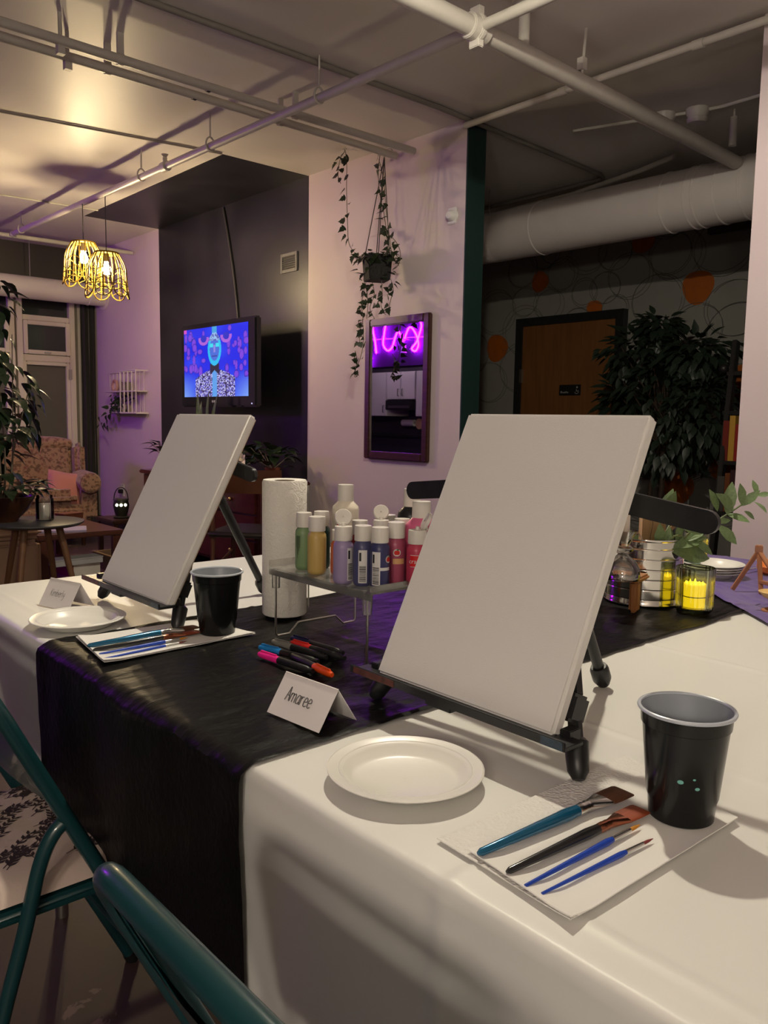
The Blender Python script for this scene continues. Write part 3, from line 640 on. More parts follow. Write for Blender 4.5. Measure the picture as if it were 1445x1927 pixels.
part('pot', MB().lathe([(.001, 0), (.035, 0), (.045, .075), (.001, .075)], (XW-.07, 7.68, 1.178), 18), mat('pale_pot', (.5, .42, .42), .5), t, world=True)
for k in range(46):
    y = random.gauss(7.74, .12); z = 1.26+random.uniform(-.07, .08)-(max(0, y-7.85)*.6); place(L_POT, 'leaf', t, (XW-.07+random.uniform(-.08, .04), y, z), (random.uniform(-1, .2), random.uniform(-1, 1), random.uniform(-1, .2)), (-1, 0, .6), random.uniform(.04, .07))
for k in range(10): place(L_POT, 'leaf', t, (XW-.1+random.uniform(-.03, .03), random.uniform(7.86, 8.1), 1.16-random.uniform(0, .14)), (random.uniform(-.3, .1), random.uniform(-.5, .5), -1), (-1, 0, .2), random.uniform(.045, .065))

# ------------------------------------------------------------------ armchair and cushion
def floral():
    m = mat('floral_upholstery', srgb((150, 112, 92)), .85, sheen=.3); nt = m.node_tree; n = nt.nodes; L = nt.links; b = n['Principled BSDF']
    tc = n.new('ShaderNodeTexCoord'); v = n.new('ShaderNodeTexVoronoi'); v.inputs['Scale'].default_value = 22; nz = n.new('ShaderNodeTexNoise'); nz.inputs['Scale'].default_value = 34; nz.inputs['Detail'].default_value = 3
    L.new(tc.outputs['Object'], v.inputs['Vector']); L.new(tc.outputs['Object'], nz.inputs['Vector'])
    r1 = n.new('ShaderNodeValToRGB'); L.new(v.outputs['Distance'], r1.inputs[0])
    for e, (p, c) in zip(r1.color_ramp.elements, ((.15, srgb((120, 74, 70))), (.45, srgb((156, 122, 104))))): e.position = p; e.color = (*c, 1)
    r2 = n.new('ShaderNodeValToRGB'); L.new(nz.outputs['Fac'], r2.inputs[0]); r2.color_ramp.elements[0].position = .53; r2.color_ramp.elements[1].position = .58
    mx = n.new('ShaderNodeMix'); mx.data_type = 'RGBA'; L.new(r2.outputs[0], mx.inputs[0]); L.new(r1.outputs[0], mx.inputs[6]); mx.inputs[7].default_value = (*srgb((108, 82, 68)), 1)
    L.new(mx.outputs[2], b.inputs['Base Color']); return m
FLO = floral(); ap = Vector((2.53, 7.48, 0))
t = thing('armchair', 'floral upholstered wing armchair by the window', 'armchair', ap, math.radians(-12))   # faces local -Y
part('base', MB().box((0, 0, .25), (.74, .72, .22)), FLO, t, bevel=.04, bseg=3)
part('seat_cushion', MB().box((0, -.06, .42), (.54, .62, .15)), FLO, t, bevel=.06, bseg=4)
part('back', MB().box((0, .30, .62), (.70, .16, .56), Matrix.Rotation(math.radians(-8), 3, 'X')), FLO, t, bevel=.07, bseg=4)
part('back_crest', MB().lathe([(.001, -.34), (.05, -.32), (.075, -.2), (.085, 0), (.075, .2), (.05, .32), (.001, .34)], (0, .33, .865), 16, axis=Vector((1, 0, 0)), sy=.95), FLO, t)
for s in (-1, 1):
    part('wing', MB().box((s*.355, .17, .70), (.09, .28, .36), Matrix.Rotation(math.radians(-6), 3, 'X')), FLO, t, bevel=.04, bseg=3)
    part('arm', MB().lathe([(.001, -.36), (.085, -.355), (.095, -.3), (.09, .2), (.001, .22)], (s*.365, -.06, .555), 18, axis=Vector((0, 1, 0))).box((s*.36, -.05, .4), (.13, .60, .3)), FLO, t, bevel=.01)
    for y in (-.3, .3): part('leg', MB().lathe([(.016, 0), (.026, .14), (.001, .142)], (s*.31, y, 0), 10), mat('dark_wood', srgb((58, 32, 22)), .4, var=.3, vscale=12), t)
def pillow(name, label, c, size, thick, R, m):
    mb = MB()
    for sg in (1, -1):
        def fn(u, v, sg=sg):
            a, b = u*2-1, v*2-1; k = max(0, (1-a**4)*(1-b**4))**.5; pin = 1-.07*(1-abs(a))*abs(b)-.07*(1-abs(b))*abs(a)
            return Vector(c)+R @ Vector((a*size[0]/2*pin, sg*thick/2*k, b*size[1]/2*pin))
        mb.grid(fn, 14, 14, flip=(sg > 0))
    return solo(name, mb, m, label, 'cushion', c)
R = Matrix.Rotation(math.radians(-12), 3, 'Z') @ Matrix.Rotation(math.radians(-16), 3, 'X') @ Matrix.Rotation(math.radians(10), 3, 'Y')
pillow('throw_cushion', 'plain salmon pink cushion leaning in the armchair', tuple(PD(124, 922, 7.25)), (.33, .33), .13, R, mat('salmon_fabric', srgb((190, 126, 118)), .85, sheen=.3, bump=.2, bscale=200))

# ------------------------------------------------------------------ coffee table with things
REDW = mat('red_brown_wood', srgb((96, 54, 40)), .32, var=.35, vscale=7, stretch=(1, 5, 1))
t = thing('coffee_table', 'red brown wooden coffee table with a lower shelf', 'table', (1.75, 5.3, 0))
part('tabletop', MB().bb((1.60, 4.79, .42), (2.12, 5.85, .45)), REDW, t, world=True, bevel=.006)
part('lower_shelf', MB().bb((1.64, 4.83, .15), (2.08, 5.81, .17)), REDW, t, world=True, bevel=.004)
for x in (1.64, 2.08):
    for y in (4.83, 5.81): part('leg', MB().bar((x, y, 0), (x, y, .42), .05, .05, (0, 1, 0)), REDW, t, world=True, bevel=.006)
def stackbox(name, label, cat, c, s, m, rz=0, extra=None):
    t = thing(name, label, cat, (c[0], c[1], c[2]-s[2]/2), rz)
    if extra == 'book':
        part('cover', MB().bb((-s[0]/2, -s[1]/2, 0), (s[0]/2, s[1]/2, .003)).bb((-s[0]/2, -s[1]/2, s[2]-.003), (s[0]/2, s[1]/2, s[2])).bb((-s[0]/2, -s[1]/2, .003), (-s[0]/2+.003, s[1]/2, s[2]-.003)), m, t)
        part('pages', MB().bb((-s[0]/2+.003, -s[1]/2+.004, .003), (s[0]/2-.004, s[1]/2-.004, s[2]-.003)), mat('page_paper', (.7, .66, .58), .9), t)
    else:
        part('box_body', MB().bb((-s[0]/2, -s[1]/2, 0), (s[0]/2, s[1]/2, s[2]*.8)), m, t, bevel=.003); part('lid', MB().bb((-s[0]/2-.002, -s[1]/2-.002, s[2]*.8), (s[0]/2+.002, s[1]/2+.002, s[2])), m, t, bevel=.002)
q = PD(119, 975, 5.6); stackbox('small_wood_box', 'small brown box on the coffee table before the armchair', 'box', (q.x, 5.5, .47), (.15, .1, .04), mat('box_brown', srgb((110, 62, 40)), .5), .3)
stackbox('magazine', 'pale purple magazine at the coffee table edge', 'magazine', (1.80, 4.95, .4565), (.2, .27, .012), mat('magazine_purple', (.45, .4, .6), .35), 1.2, 'book')
stackbox('stored_book', 'red book on the lower shelf of the coffee table', 'book', (1.9, 5.0, .21), (.18, .26, .08), mat('book_red', srgb((120, 24, 30)), .5), .1, 'book')
stackbox('stored_box', 'long pale grey box on the lower coffee table shelf', 'box', (1.85, 4.9, .2705), (.3, .12, .04), mat('box_grey', (.45, .45, .44), .5), .05)
stackbox('stored_box', 'magenta box on the lower coffee table shelf', 'box', (1.74, 5.35, .205), (.16, .2, .07), mat('box_magenta', srgb((120, 30, 110)), .5), .1)
t = thing('floor_crate', 'tan low crate on the floor beside the coffee table', 'crate', (2.42, 5.35, 0)); CR = mat('tan_crate', srgb((122, 98, 74)), .7)
for a, b in (((2.24, 5.1, .0), (2.6, 5.6, .02)), ((2.24, 5.1, .02), (2.26, 5.6, .2)), ((2.58, 5.1, .02), (2.6, 5.6, .2)), ((2.26, 5.1, .02), (2.58, 5.12, .2)), ((2.26, 5.58, .02), (2.58, 5.6, .2))): part('board', MB().bb(a, b), CR, t, world=True, bevel=.003)

# ------------------------------------------------------------------ round side table, potted plant, candle
rc = Vector((1.42, 4.28, 0)); RT = .605
t = thing('round_side_table', 'small round dark side table on splayed wooden legs', 'table', rc)
part('tabletop', MB().lathe([(.001, RT-.022), (.215, RT-.02), (.235, RT-.008), (.235, RT-.002), (.23, RT), (.001, RT)], rc, 40), mat('dark_grey_top', (.07, .068, .07), .4), t, world=True)
LW = mat('tan_leg_wood', srgb((120, 84, 56)), .5, var=.25, vscale=10)
for a in (-.5, .75, 2.2, 3.9): part('leg', MB().tube([rc+Vector((.11*math.cos(a), .11*math.sin(a), RT-.02)), rc+Vector((.235*math.cos(a), .235*math.sin(a), .004))], [.019, .011], 12), LW, t, world=True)
c = rc+Vector((-.125, .065, RT))
random.seed(33)
t = thing('potted_plant', 'leafy dark houseplant in a wide brown bowl on the round table', 'plant', c)
part('bowl', MB().lathe([(.001, 0), (.06, 0), (.065, .015), (.11, .06), (.14, .12), (.145, .13), (.135, .13), (.1, .06), (.001, .03)], c, 32), mat('brown_glaze', srgb((66, 38, 24)), .3, var=.5, vscale=9), t, world=True)
part('soil', MB().lathe([(.001, .105), (.13, .105)], c, 24), MATS['soil'], t, world=True)
side_v = Vector((_rt.x, _rt.y, 0)).normalized()
def plant_r(z): return .09+.17*math.exp(-((z-.55)/.22)**2)+.03*math.exp(-((z-1.15)/.12)**2)
for k in range(9):
    a = random.uniform(0, 6.28); hz = random.uniform(.55, 1.15); top = c+Vector((plant_r(hz)*.6*math.cos(a), plant_r(hz)*.6*math.sin(a), hz))
    pts = smooth_path([c+Vector((.02*math.cos(a), .02*math.sin(a), .1)), c+Vector((.05*math.cos(a+.5), .05*math.sin(a+.5), .35)), top], 5); part('stem', MB().tube(pts, [.006-.004*i/len(pts) for i in range(len(pts))], 5), STEM, t, world=True)
for k in range(210):
    z = random.choice((random.gauss(.55, .16), random.uniform(.25, 1.2))); z = min(max(z, .24), 1.2); a = random.uniform(0, 6.28); r = plant_r(z)*math.sqrt(random.uniform(.08, 1))
    p = c-side_v*.05+Vector((r*math.cos(a), r*math.sin(a), z)); place(L_POT, 'leaf', t, p, (math.cos(a), math.sin(a), random.uniform(-1.6, .1)), (math.cos(a), math.sin(a), 1), random.uniform(.06, .105))
for k in range(60):
    a = random.uniform(0, 6.28); r = random.uniform(.07, .2); p = c+Vector((r*math.cos(a), r*math.sin(a), .15+random.uniform(0, .06))); place(L_POT, 'leaf', t, p, (math.cos(a), math.sin(a), random.uniform(-.5, .5)), (math.cos(a), math.sin(a), 1.2), random.uniform(.06, .09))
p = PD(85, 984, 4.23); p.z = RT
def jar_candle(loc, r, h, label, wax, gl, lidless=True):
    t = thing('jar_candle', label, 'candle', loc)
    part('wax', MB().lathe([(.001, .004), (r*.92, .004), (r*.92, h*.66), (.001, h*.64)], n=24), wax, t)
    part('glass_jar', MB().lathe([(.001, 0), (r*.94, 0), (r, .006), (r, h*.84), (r*.9, h*.9), (r*.9, h), (r*.86, h), (r*.86, h*.9), (r*.95, h*.83), (r*.95, .008)], n=28), gl, t)
    part('wick', MB().tube([(0, 0, h*.64), (.001, 0, h*.72)], .0012, 5), BLACK, t)
jar_candle(tuple(p), .044, .128, 'pale wax candle in a clear jar on the round table', mat('pale_wax', (.66, .62, .5), .5, sss=.2), glass('jar_glass', (.96, .96, .97), .03, .05))
# upholstered ottoman left
t = thing('ottoman', 'cream upholstered cube seat behind the round table', 'ottoman', (1.2, 4.85, 0)); CRM = mat('cream_upholstery', srgb((176, 146, 120)), .8, bump=.2, bscale=150)
part('body', MB().bb((.85, 4.60, .05), (1.56, 5.1, .46)), CRM, t, world=True, bevel=.03, bseg=3); part('seat_pad', MB().bb((.845, 4.595, .465), (1.565, 5.105, .53)), CRM, t, world=True, bevel=.028, bseg=3)
for x in (.92, 1.50):
    for y in (4.66, 5.04): part('leg', MB().lathe([(.015, 0), (.02, .05)], (x, y, 0), 10), MATS['dark_wood'], t, world=True)

# ------------------------------------------------------------------ stool with lantern
q = PD(236, 972, 6.3); sx, sy, sz = q.x, q.y, q.z-.005
DW = MATS['dark_wood']
t = thing('side_stool', 'small dark square side stool against the purple wall', 'stool', (sx, sy, 0))
part('seat_top', MB().bb((sx-.17, sy-.17, sz-.03), (sx+.17, sy+.17, sz)), DW, t, world=True, bevel=.006)
for a in (-1, 1):
    for b in (-1, 1): part('leg', MB().bar((sx+a*.14, sy+b*.14, 0), (sx+a*.14, sy+b*.14, sz-.03), .035, .035, (0, 1, 0)), DW, t, world=True, bevel=.004)
    part('apron', MB().bb((sx+a*.14-.01, sy-.14, sz-.1), (sx+a*.14+.01, sy+.14, sz-.03)), DW, t, world=True)
lp = Vector((sx-.05, sy-.04, sz))
t = thing('lantern', 'small dark lantern with three glowing holes and a wire handle', 'lantern', lp); LB = mat('lantern_bronze', (.05, .05, .035), .4, .6)
part('body', MB().lathe([(.001, 0), (.055, 0), (.06, .012), (.042, .02), (.05, .05), (.06, .10), (.052, .135), (.06, .14), (.055, .15), (.001, .152)], lp, 24), LB, t, world=True)
view = Vector((-lp.x, -lp.y, 0)).normalized(); side = Vector((-view.y, view.x, 0))
for k in (-1, 0, 1):
    dirn = (view+side*.62*k).normalized(); part('glowing_hole', MB().lathe([(.001, .003), (.010, .002), (.012, -.004)], lp+dirn*.061+Vector((0, 0, .105)), 12, axis=dirn), mat('lantern_glow', (1, 1, .8), .5, emis=(.95, 1, .72), estr=3), t, world=True)
part('handle', MB().tube([lp+side*(.05*math.cos(a))+Vector((0, 0, .15+.085*math.sin(a))) for a in uarc(0, math.pi, 12)], .004, 6), LB, t, world=True)

# ------------------------------------------------------------------ dresser with plants
MAH = mat('mahogany', srgb((74, 26, 20)), .3, var=.35, vscale=6, stretch=(1, 1, 5), coat=.2)
t = thing('dresser', 'dark red mahogany dresser with drawers under the television', 'dresser', (3.22, 5.57, 0)); dya, dyb, dtop = 4.68, 6.48, .70
part('carcass', MB().bb((3.03, dya+.02, .10), (3.44, dyb-.02, dtop-.03)), MAH, t, world=True, bevel=.008); part('top_board', MB().bb((3.0, dya, dtop-.03), (3.45, dyb, dtop)), MAH, t, world=True, bevel=.008)
for ci in range(3):
    for ri in range(3):
        a = dya+.05+ci*(dyb-dya-.1)/3; b = dya+.05+(ci+1)*(dyb-dya-.1)/3-.02; z0 = .13+ri*.18
        def dfn(u, v, a=a, b=b, z0=z0): return (3.03-.02-.012*math.sin(u*math.pi), b+(a-b)*u, z0+.165*v)
        g = MB(); g.grid(dfn, 8, 1); g.bb((3.012, a, z0), (3.03, b, z0+.165)); dr = part('drawer', g, MAH, t, world=True)
        part('knob', MB().sph((2.985, (a+b)/2, z0+.085), .014, 10, 8), mat('brass', (.55, .4, .18), .35, 1), dr, world=True)
for y in (dya+.08, dyb-.08):
    for x in (3.07, 3.40): part('foot', MB().lathe([(.02, 0), (.03, .1)], (x, y, 0), 10), MAH, t, world=True)
def small_plant(name, label, loc, potm, pr, ph, leafm, n, hh, spread, size, seed, up=.4):
    random.seed(seed); loc = Vector(loc); t = thing(name, label, 'plant', loc)
    part('pot', MB().lathe([(.001, 0), (pr*.75, 0), (pr, ph), (pr*.9, ph), (pr*.85, ph*.85), (.001, ph*.85)], loc, 24), potm, t, world=True)
    for k in range(n):
        a = random.uniform(0, 6.28); r = spread*math.sqrt(random.random()); z = ph+hh*random.random(); p = loc+Vector((r*math.cos(a), r*math.sin(a), z))
        place(leafm, 'leaf', t, p, (math.cos(a), math.sin(a), random.uniform(up-.8, up+.6)), (math.cos(a)*.3, math.sin(a)*.3, 1), size*random.uniform(.7, 1.3))
        if k % 3 == 0: part('stem', MB().tube([loc+Vector((0, 0, ph*.85)), p], .003, 5), STEM, t, world=True)
    return t
TERRA = mat('terracotta', srgb((120, 62, 40)), .8)
small_plant('leafy_plant', 'green leafy plant in a terracotta pot at the right dresser end', (3.2, 4.79, dtop), TERRA, .055, .10, L_POT, 40, .16, .15, .08, 51)
sp = thing('snake_plant', 'tall blade leaved plant rising below the television', 'plant', (3.1, 5.52, dtop)); random.seed(8)
part('pot', MB().lathe([(.001, 0), (.07, 0), (.085, .14), (.076, .14), (.07, .12), (.001, .12)], (3.1, 5.52, dtop), 24), mat('white_pot', (.5, .5, .5), .4), sp, world=True)
for (dy, h) in ((.16, .50), (.06, .545), (-.02, .56), (-.13, .53), (.02, .42), (-.06, .45), (.1, .38)): place(L_SNAKE, 'blade', sp, (3.1+random.uniform(-.03, .03), 5.52+dy*.4, dtop+.1), (random.uniform(-.1, .05), dy*.75, h), (-1, random.uniform(-.4, .4), .1), h*.97)
lily = small_plant('peace_lily', 'white flowering plant on the dresser beside the far easel', (3.18, 5.16, dtop), mat('dark_pot', (.04, .04, .05), .4), .06, .1, L_POT, 26, .12, .13, .09, 52)
PET = mat('white_petal', (.75, .68, .56), .6); L_PET = leaf_mesh('petal', [(0, .02), (.15, .2), (.4, .34), (.7, .28), (.9, .1), (1, .01)], PET)
fp = P(452, 850, 0, 3.1)
for (y, z) in ((fp.y, fp.z), (fp.y+.09, fp.z-.03), (fp.y-.05, fp.z-.05)):
    for k in range(5): place(L_PET, 'petal', lily, (3.1, y, z), (-.5, math.cos(k*1.257), math.sin(k*1.257)), (-1, 0, .2), .055)
small_plant('violet_plant', 'small plant in a purple pot at the left dresser end', (3.2, 6.36, dtop), mat('purple_pot', (.1, .04, .2), .4), .06, .11, L_POT, 22, .14, .14, .085, 53)
t = thing('candle_dish', 'thin brass dish on the dresser under a pink candle', 'dish', (3.08, 5.05, dtop)); part('dish', MB().lathe([(.001, .002), (.07, .002), (.1, .012), (.1, .015), (.068, .006), (.001, .005)], (3.08, 5.05, dtop), 32), MATS['brass'], t, world=True); part('foot_ring', MB().lathe([(.04, 0), (.042, .003), (.036, .003)], (3.08, 5.05, dtop), 24), MATS['brass'], t, world=True)
jar_candle((3.08, 5.07, dtop+.006), .042, .095, 'pink candle in glass on the brass dish', mat('pink_wax', srgb((220, 90, 100)), .5), glass('jar_glass', (.96, .96, .97), .03, .05))
# wooden chair right of the dresser
CW = mat('walnut_chair', srgb((92, 54, 36)), .4, var=.3, vscale=8)
t = thing('wooden_chair', 'brown wooden chair with curved back rail beside the dresser', 'chair', (2.72, 4.30, 0), math.radians(40))
part('seat', MB().box((0, 0, .45), (.44, .42, .035)), mat('dark_leather', (.03, .022, .02), .4), t, bevel=.014, bseg=3)
rail = MB(); rail.grid(lambda u, v: (-.21+.04-.06*math.sin(u*math.pi)-.03*v, -.24+.48*u, .70+.14*v), 14, 2); rail.grid(lambda u, v: (-.21+.06-.06*math.sin(u*math.pi)-.03*v, -.24+.48*u, .70+.14*v), 14, 2, flip=True); part('back_rail', rail, CW, t)
for s in (-1, 1):
    part('back_post', MB().tube(smooth_path([(-.20, s*.19, .0), (-.17, s*.19, .45), (-.19, s*.22, .8)], 5), [.014]*5+[.019]*6, 10), CW, t)
    part('front_leg', MB().tube([(.19, s*.19, 0), (.18, s*.18, .44)], [.012, .02], 10), CW, t); part('arm', MB().tube(smooth_path([(-.18, s*.21, .66), (0, s*.25, .65), (.14, s*.23, .62)], 5), .016, 8), CW, t)
    part('arm_post', MB().tube([(.14, s*.23, .62), (.17, s*.19, .44)], .013, 8), CW, t)
    part('stretcher', MB().tube([(-.18, s*.19, .22), (.185, s*.185, .30)], .010, 8), CW, t)

# ------------------------------------------------------------------ ficus and ladder shelf behind the opening
random.seed(77)
fc = Vector((5.2, 3.0, 0)); t = thing('ficus_tree', 'dense dark leafy indoor tree in front of the brown door', 'tree', fc)
part('planter', MB().lathe([(.001, 0), (.16, 0), (.2, .34), (.18, .34), (.17, .3), (.001, .3)], fc, 28), mat('grey_planter', (.1, .1, .1), .6), t, world=True)
TRK = mat('ficus_bark', srgb((60, 44, 34)), .8, var=.3, vscale=20)
for k in range(3): part('trunk', MB().tube(smooth_path([fc+Vector((.03*k-.03, .02*k, .3)), fc+Vector((.05*math.cos(k*2.1), .05*math.sin(k*2.1), .7)), fc+Vector((.04*math.cos(k*2.1+2), .06*math.sin(k*2.1+2), 1.2))], 5), .018, 8), TRK, t, world=True)
stuff = MB(); nleaf = 0; base = [Vector(v.co) for v in L_FIC.vertices]; bf = [tuple(p.vertices) for p in L_FIC.polygons]
blobs = [((0, .0, 1.36), (.30, .36, .42)), ((.0, -.22, 1.60), (.2, .22, .16)), ((.0, .22, 1.62), (.2, .2, .2)), ((.05, -.05, 1.02), (.26, .3, .22)), ((0, -.28, 1.25), (.2, .2, .3)), ((0, .06, 1.78), (.12, .14, .12)), ((0, .3, 1.25), (.2, .15, .25))]
ends = []
for k in range(26):
    c, s = random.choice(blobs); d = rv().normalized(); e = fc+Vector((c[0]+d.x*s[0], c[1]+d.y*s[1], c[2]+d.z*s[2])); ends.append(e)
    mid = fc+Vector((random.uniform(-.05, .05), random.uniform(-.05, .05), random.uniform(.9, 1.2))); part('branch', MB().tube(smooth_path([mid, (mid+e)/2+rv()*.04, e], 4), [.008-.006*i/8 for i in range(9)], 5), TRK, t, world=True)
cands = []
for k in range(1500):
    c, s = random.choice(blobs); d = rv().normalized()*random.uniform(.35, 1.08)**.6; p = fc+Vector((c[0]+d.x*s[0], c[1]+d.y*s[1], c[2]+d.z*s[2])); cands.append((p, d))
for k in range(8):                                     # sprays that stick out
    c, s = random.choice(blobs); d = rv().normalized(); d.z = abs(d.z)*.6-.1
    for j in range(9): cands.append((fc+Vector((c[0]+d.x*s[0]*(1+.06*j), c[1]+d.y*s[1]*(1+.06*j), c[2]+d.z*s[2]*(1+.06*j)))+rv()*.025, d+rv()*.5))
cands.sort(key=lambda q: (q[0]-Vector((0, 0, CAMZ))).length)
for i, (p, d) in enumerate(cands):
    X = Vector((d.x, d.y, d.z-.5+random.uniform(-.3, .3))); N = Vector((d.x*.4-.4, d.y*.4-.3, 1)); s = random.uniform(.075, .115)
    if i < 300: place(L_FIC, 'leaf', t, p, X, N, s)
    else:
        X = X.normalized(); Y = N.cross(X).normalized(); Z = X.cross(Y); stuff.add([p+(X*b.x+Y*b.y+Z*b.z)*s for b in base], bf)
part('inner_foliage', stuff, FIC, t, world=True, kind='stuff', angle=80)
LAD = mat('black_ladder', (.014, .013, .013), .45)
t = thing('ladder_shelf', 'black leaning ladder shelf beside the ficus behind the wall', 'shelf', (4.85, 2.2, 0))
lt = Vector((5.0, 2.41, 1.66)); lb = Vector((4.62, 2.31, 0)); w = Vector((.0, -.5, 0))
for o_ in (Vector((0, 0, 0)), w): part('rail', MB().bar(lb+o_, lt+o_, .055, .03, (0, 1, 0)), LAD, t, world=True, bevel=.004)
for k, z in enumerate((.3, .62, .92, 1.22, 1.46)):
    f = z/1.66; p = lb+(lt-lb)*f; part('tier', MB().bb((p.x-.02, p.y+w.y-.03, z-.012), (p.x+.02+.34*(1-f)+.1, p.y+.03, z+.012)), LAD, t, world=True, bevel=.003)
part('knob', MB().sph(P(1362, 694, 0, 4.95), .03, 12, 8), LAD, t, world=True)
random.seed(9)
bks = [((120, 40, 30), .24, 'dark red'), ((196, 150, 60), .27, 'mustard yellow'), ((150, 40, 36), .22, 'bright red'), ((60, 30, 34), .25, 'maroon'), ((110, 60, 30), .23, 'rust brown'), ((70, 66, 62), .21, 'grey')]
for zi, ztier in enumerate((.92, .62)):
    f = ztier/1.66; p = lb+(lt-lb)*f; y = p.y+.01
    for k, (c, h, nm) in enumerate(bks if zi == 0 else bks[::-1]):
        th = random.uniform(.028, .045); y -= th/2+.002
        tb = thing('shelf_book', nm+' upright book on the '+('upper' if zi == 0 else 'lower')+' ladder shelf tier', 'book', (p.x+.06, y, ztier+.0125), group='books on the ladder shelf')
        cm = mat('book_%d_%d' % (zi, k), srgb(c), .5)
        part('cover', MB().bb((p.x-.005, y-th/2, ztier+.0125), (p.x, y+th/2, ztier+.0125+h)).bb((p.x, y-th/2, ztier+.0125), (p.x+.15, y-th/2+.002, ztier+.0125+h)).bb((p.x, y+th/2-.002, ztier+.0125), (p.x+.15, y+th/2, ztier+.0125+h)), cm, tb, world=True)
        part('pages', MB().bb((p.x, y-th/2+.002, ztier+.016), (p.x+.145, y+th/2-.002, ztier+.008+h)), MATS['page_paper'], tb, world=True)
        y -= th/2
q = lb+(lt-lb)*(1.22/1.66)
solo('orange_vase', MB().lathe([(.001, 0), (.045, 0), (.07, .06), (.075, .12), (.05, .19), (.03, .21), (.03, .23), (.024, .23), (.024, .2), (.001, .19)], (q.x+.09, q.y-.12, 1.2325), 28), mat('amber_glaze', srgb((176, 84, 20)), .25), 'amber orange vase on the ladder shelf', 'vase', (q.x+.09, q.y-.12, 1.2325))
small_plant('ladder_plant', 'small trailing plant on top of the ladder shelf', (4.99, 2.13, 1.4725), mat('dark_pot', (.04, .04, .05), .4), .05, .08, L_FIC, 26, .16, .12, .08, 91)

# ------------------------------------------------------------------ craft tables and cloths
from mathutils import noise as mnoise
TX0, TX1, TY0, TY1 = .50, 2.42, -.42, 2.06
TBL = mat('table_plastic', (.5, .5, .48), .5)
for k, (xa, xb, lab) in enumerate(((TX0+.012, 1.455, 'folding table under the white cloth on the chair side'), (1.465, TX1-.012, 'folding table under the white cloth on the wall side'))):
    t = thing('folding_table', lab, 'table', ((xa+xb)/2, .82, 0))
    part('tabletop', MB().bb((xa, TY0+.012, T-.045), (xb, TY1-.012, T-.006)), TBL, t, world=True, bevel=.008)
    for y in (TY0+.25, TY1-.25):
        for x in (xa+.12, xb-.12): part('leg', MB().tube([(x, y, 0), (x, y, T-.045)], .014, 10), METAL, t, world=True)
        part('cross_bar', MB().tube([(xa+.12, y, .2), (xb-.12, y, .2)], .010, 8), METAL, t, world=True)
def rolled(s, r=.006):
    if s >= r: return s, 0.0
    th = (r-s)/r
    if th < math.pi/2: return r-r*math.sin(th), -(r-r*math.cos(th))
    return 0.0, -r-(r*(th-math.pi/2))
def edge2(s, Wd): # both ends
    if s < Wd/2: a, z = rolled(s); return a, z
    a, z = rolled(Wd-s); return Wd-a, z
def ridge(d, w): return math.exp(-(d/w)**2)
def samples(a, b, fine, coarse, hot):
    out = [a]; 
    while out[-1] < b:
        x = out[-1]; st = min([coarse]+[fine if abs(x-h) < .03 else coarse for h in hot]); out.append(min(b, x+st))
    return out
def white_z(x, y):
    z = .0009*ridge(x-(.548+.012*(y-.2)), .005)*(1 if y < .46 else .35)+.0012*ridge(x-.93, .006)+.0012*ridge(x-1.36, .006)+.0012*ridge(x-1.8, .006)
    z += .0013*ridge(y-.475, .006)+.0012*ridge(y-.05, .006)+.0012*ridge(y-1.78, .006)+.0010*ridge((y-1.62)+.25*(x-.6), .008)
    z += .0016*(mnoise.noise((x*5, y*5, 3.1))+.5*mnoise.noise((x*13, y*13, 1.7)))*.55
    return z*1.7
WCL = mat('white_table_plastic', (.74, .735, .70), .42, bump=.12, bscale=35, spec=.45)
Wx, Wy, DROP = TX1-TX0, TY1-TY0, .285
ss = samples(-DROP, Wx+DROP, .006, .022, (0, .05, .43, .86, Wx)); tt = samples(-DROP, Wy+DROP, .006, .022, (0, .9, Wy))
vs = []
for s in ss:
    xa, za = edge2(s, Wx)
    for q in tt:
        ya, zb = edge2(q, Wy); hang = max(0, -za-.01); hb = max(0, -zb-.01)
        x = TX0+xa; y = TY0+ya; z = T+min(za, zb)
        if za > -.012 and zb > -.012: z += white_z(x, y)*(1 if za > -.004 and zb > -.004 else .4)
        if hang > 0:
            f = min(1, hang/.2); sgn = -1 if s < 0 else 1
            x += sgn*(.002+.010*f*(.6+mnoise.noise((y*4.2, hang*1.5, 7)))+.0025*ridge(y-.475, .012)+.004*ridge(hang-.05-.16*(1-(y+.1))*.35, .012))
        if hb > 0:
            f = min(1, hb/.2); sgn = -1 if q < Wy/2 else 1; y += sgn*(.002+.010*f*(.6+mnoise.noise((x*4.2, hb*1.5, 2))))
        vs.append((x, y, z))
fs = []; nt_ = len(tt)
for i in range(len(ss)-1):
    for j in range(nt_-1): a = i*nt_+j; fs.append((a, a+nt_, a+nt_+1, a+1))
solo('white_tablecloth', MB().add(vs, fs), WCL, 'white plastic cloth with fold creases covering the whole table', 'tablecloth', (1.46, .82, T), angle=70)
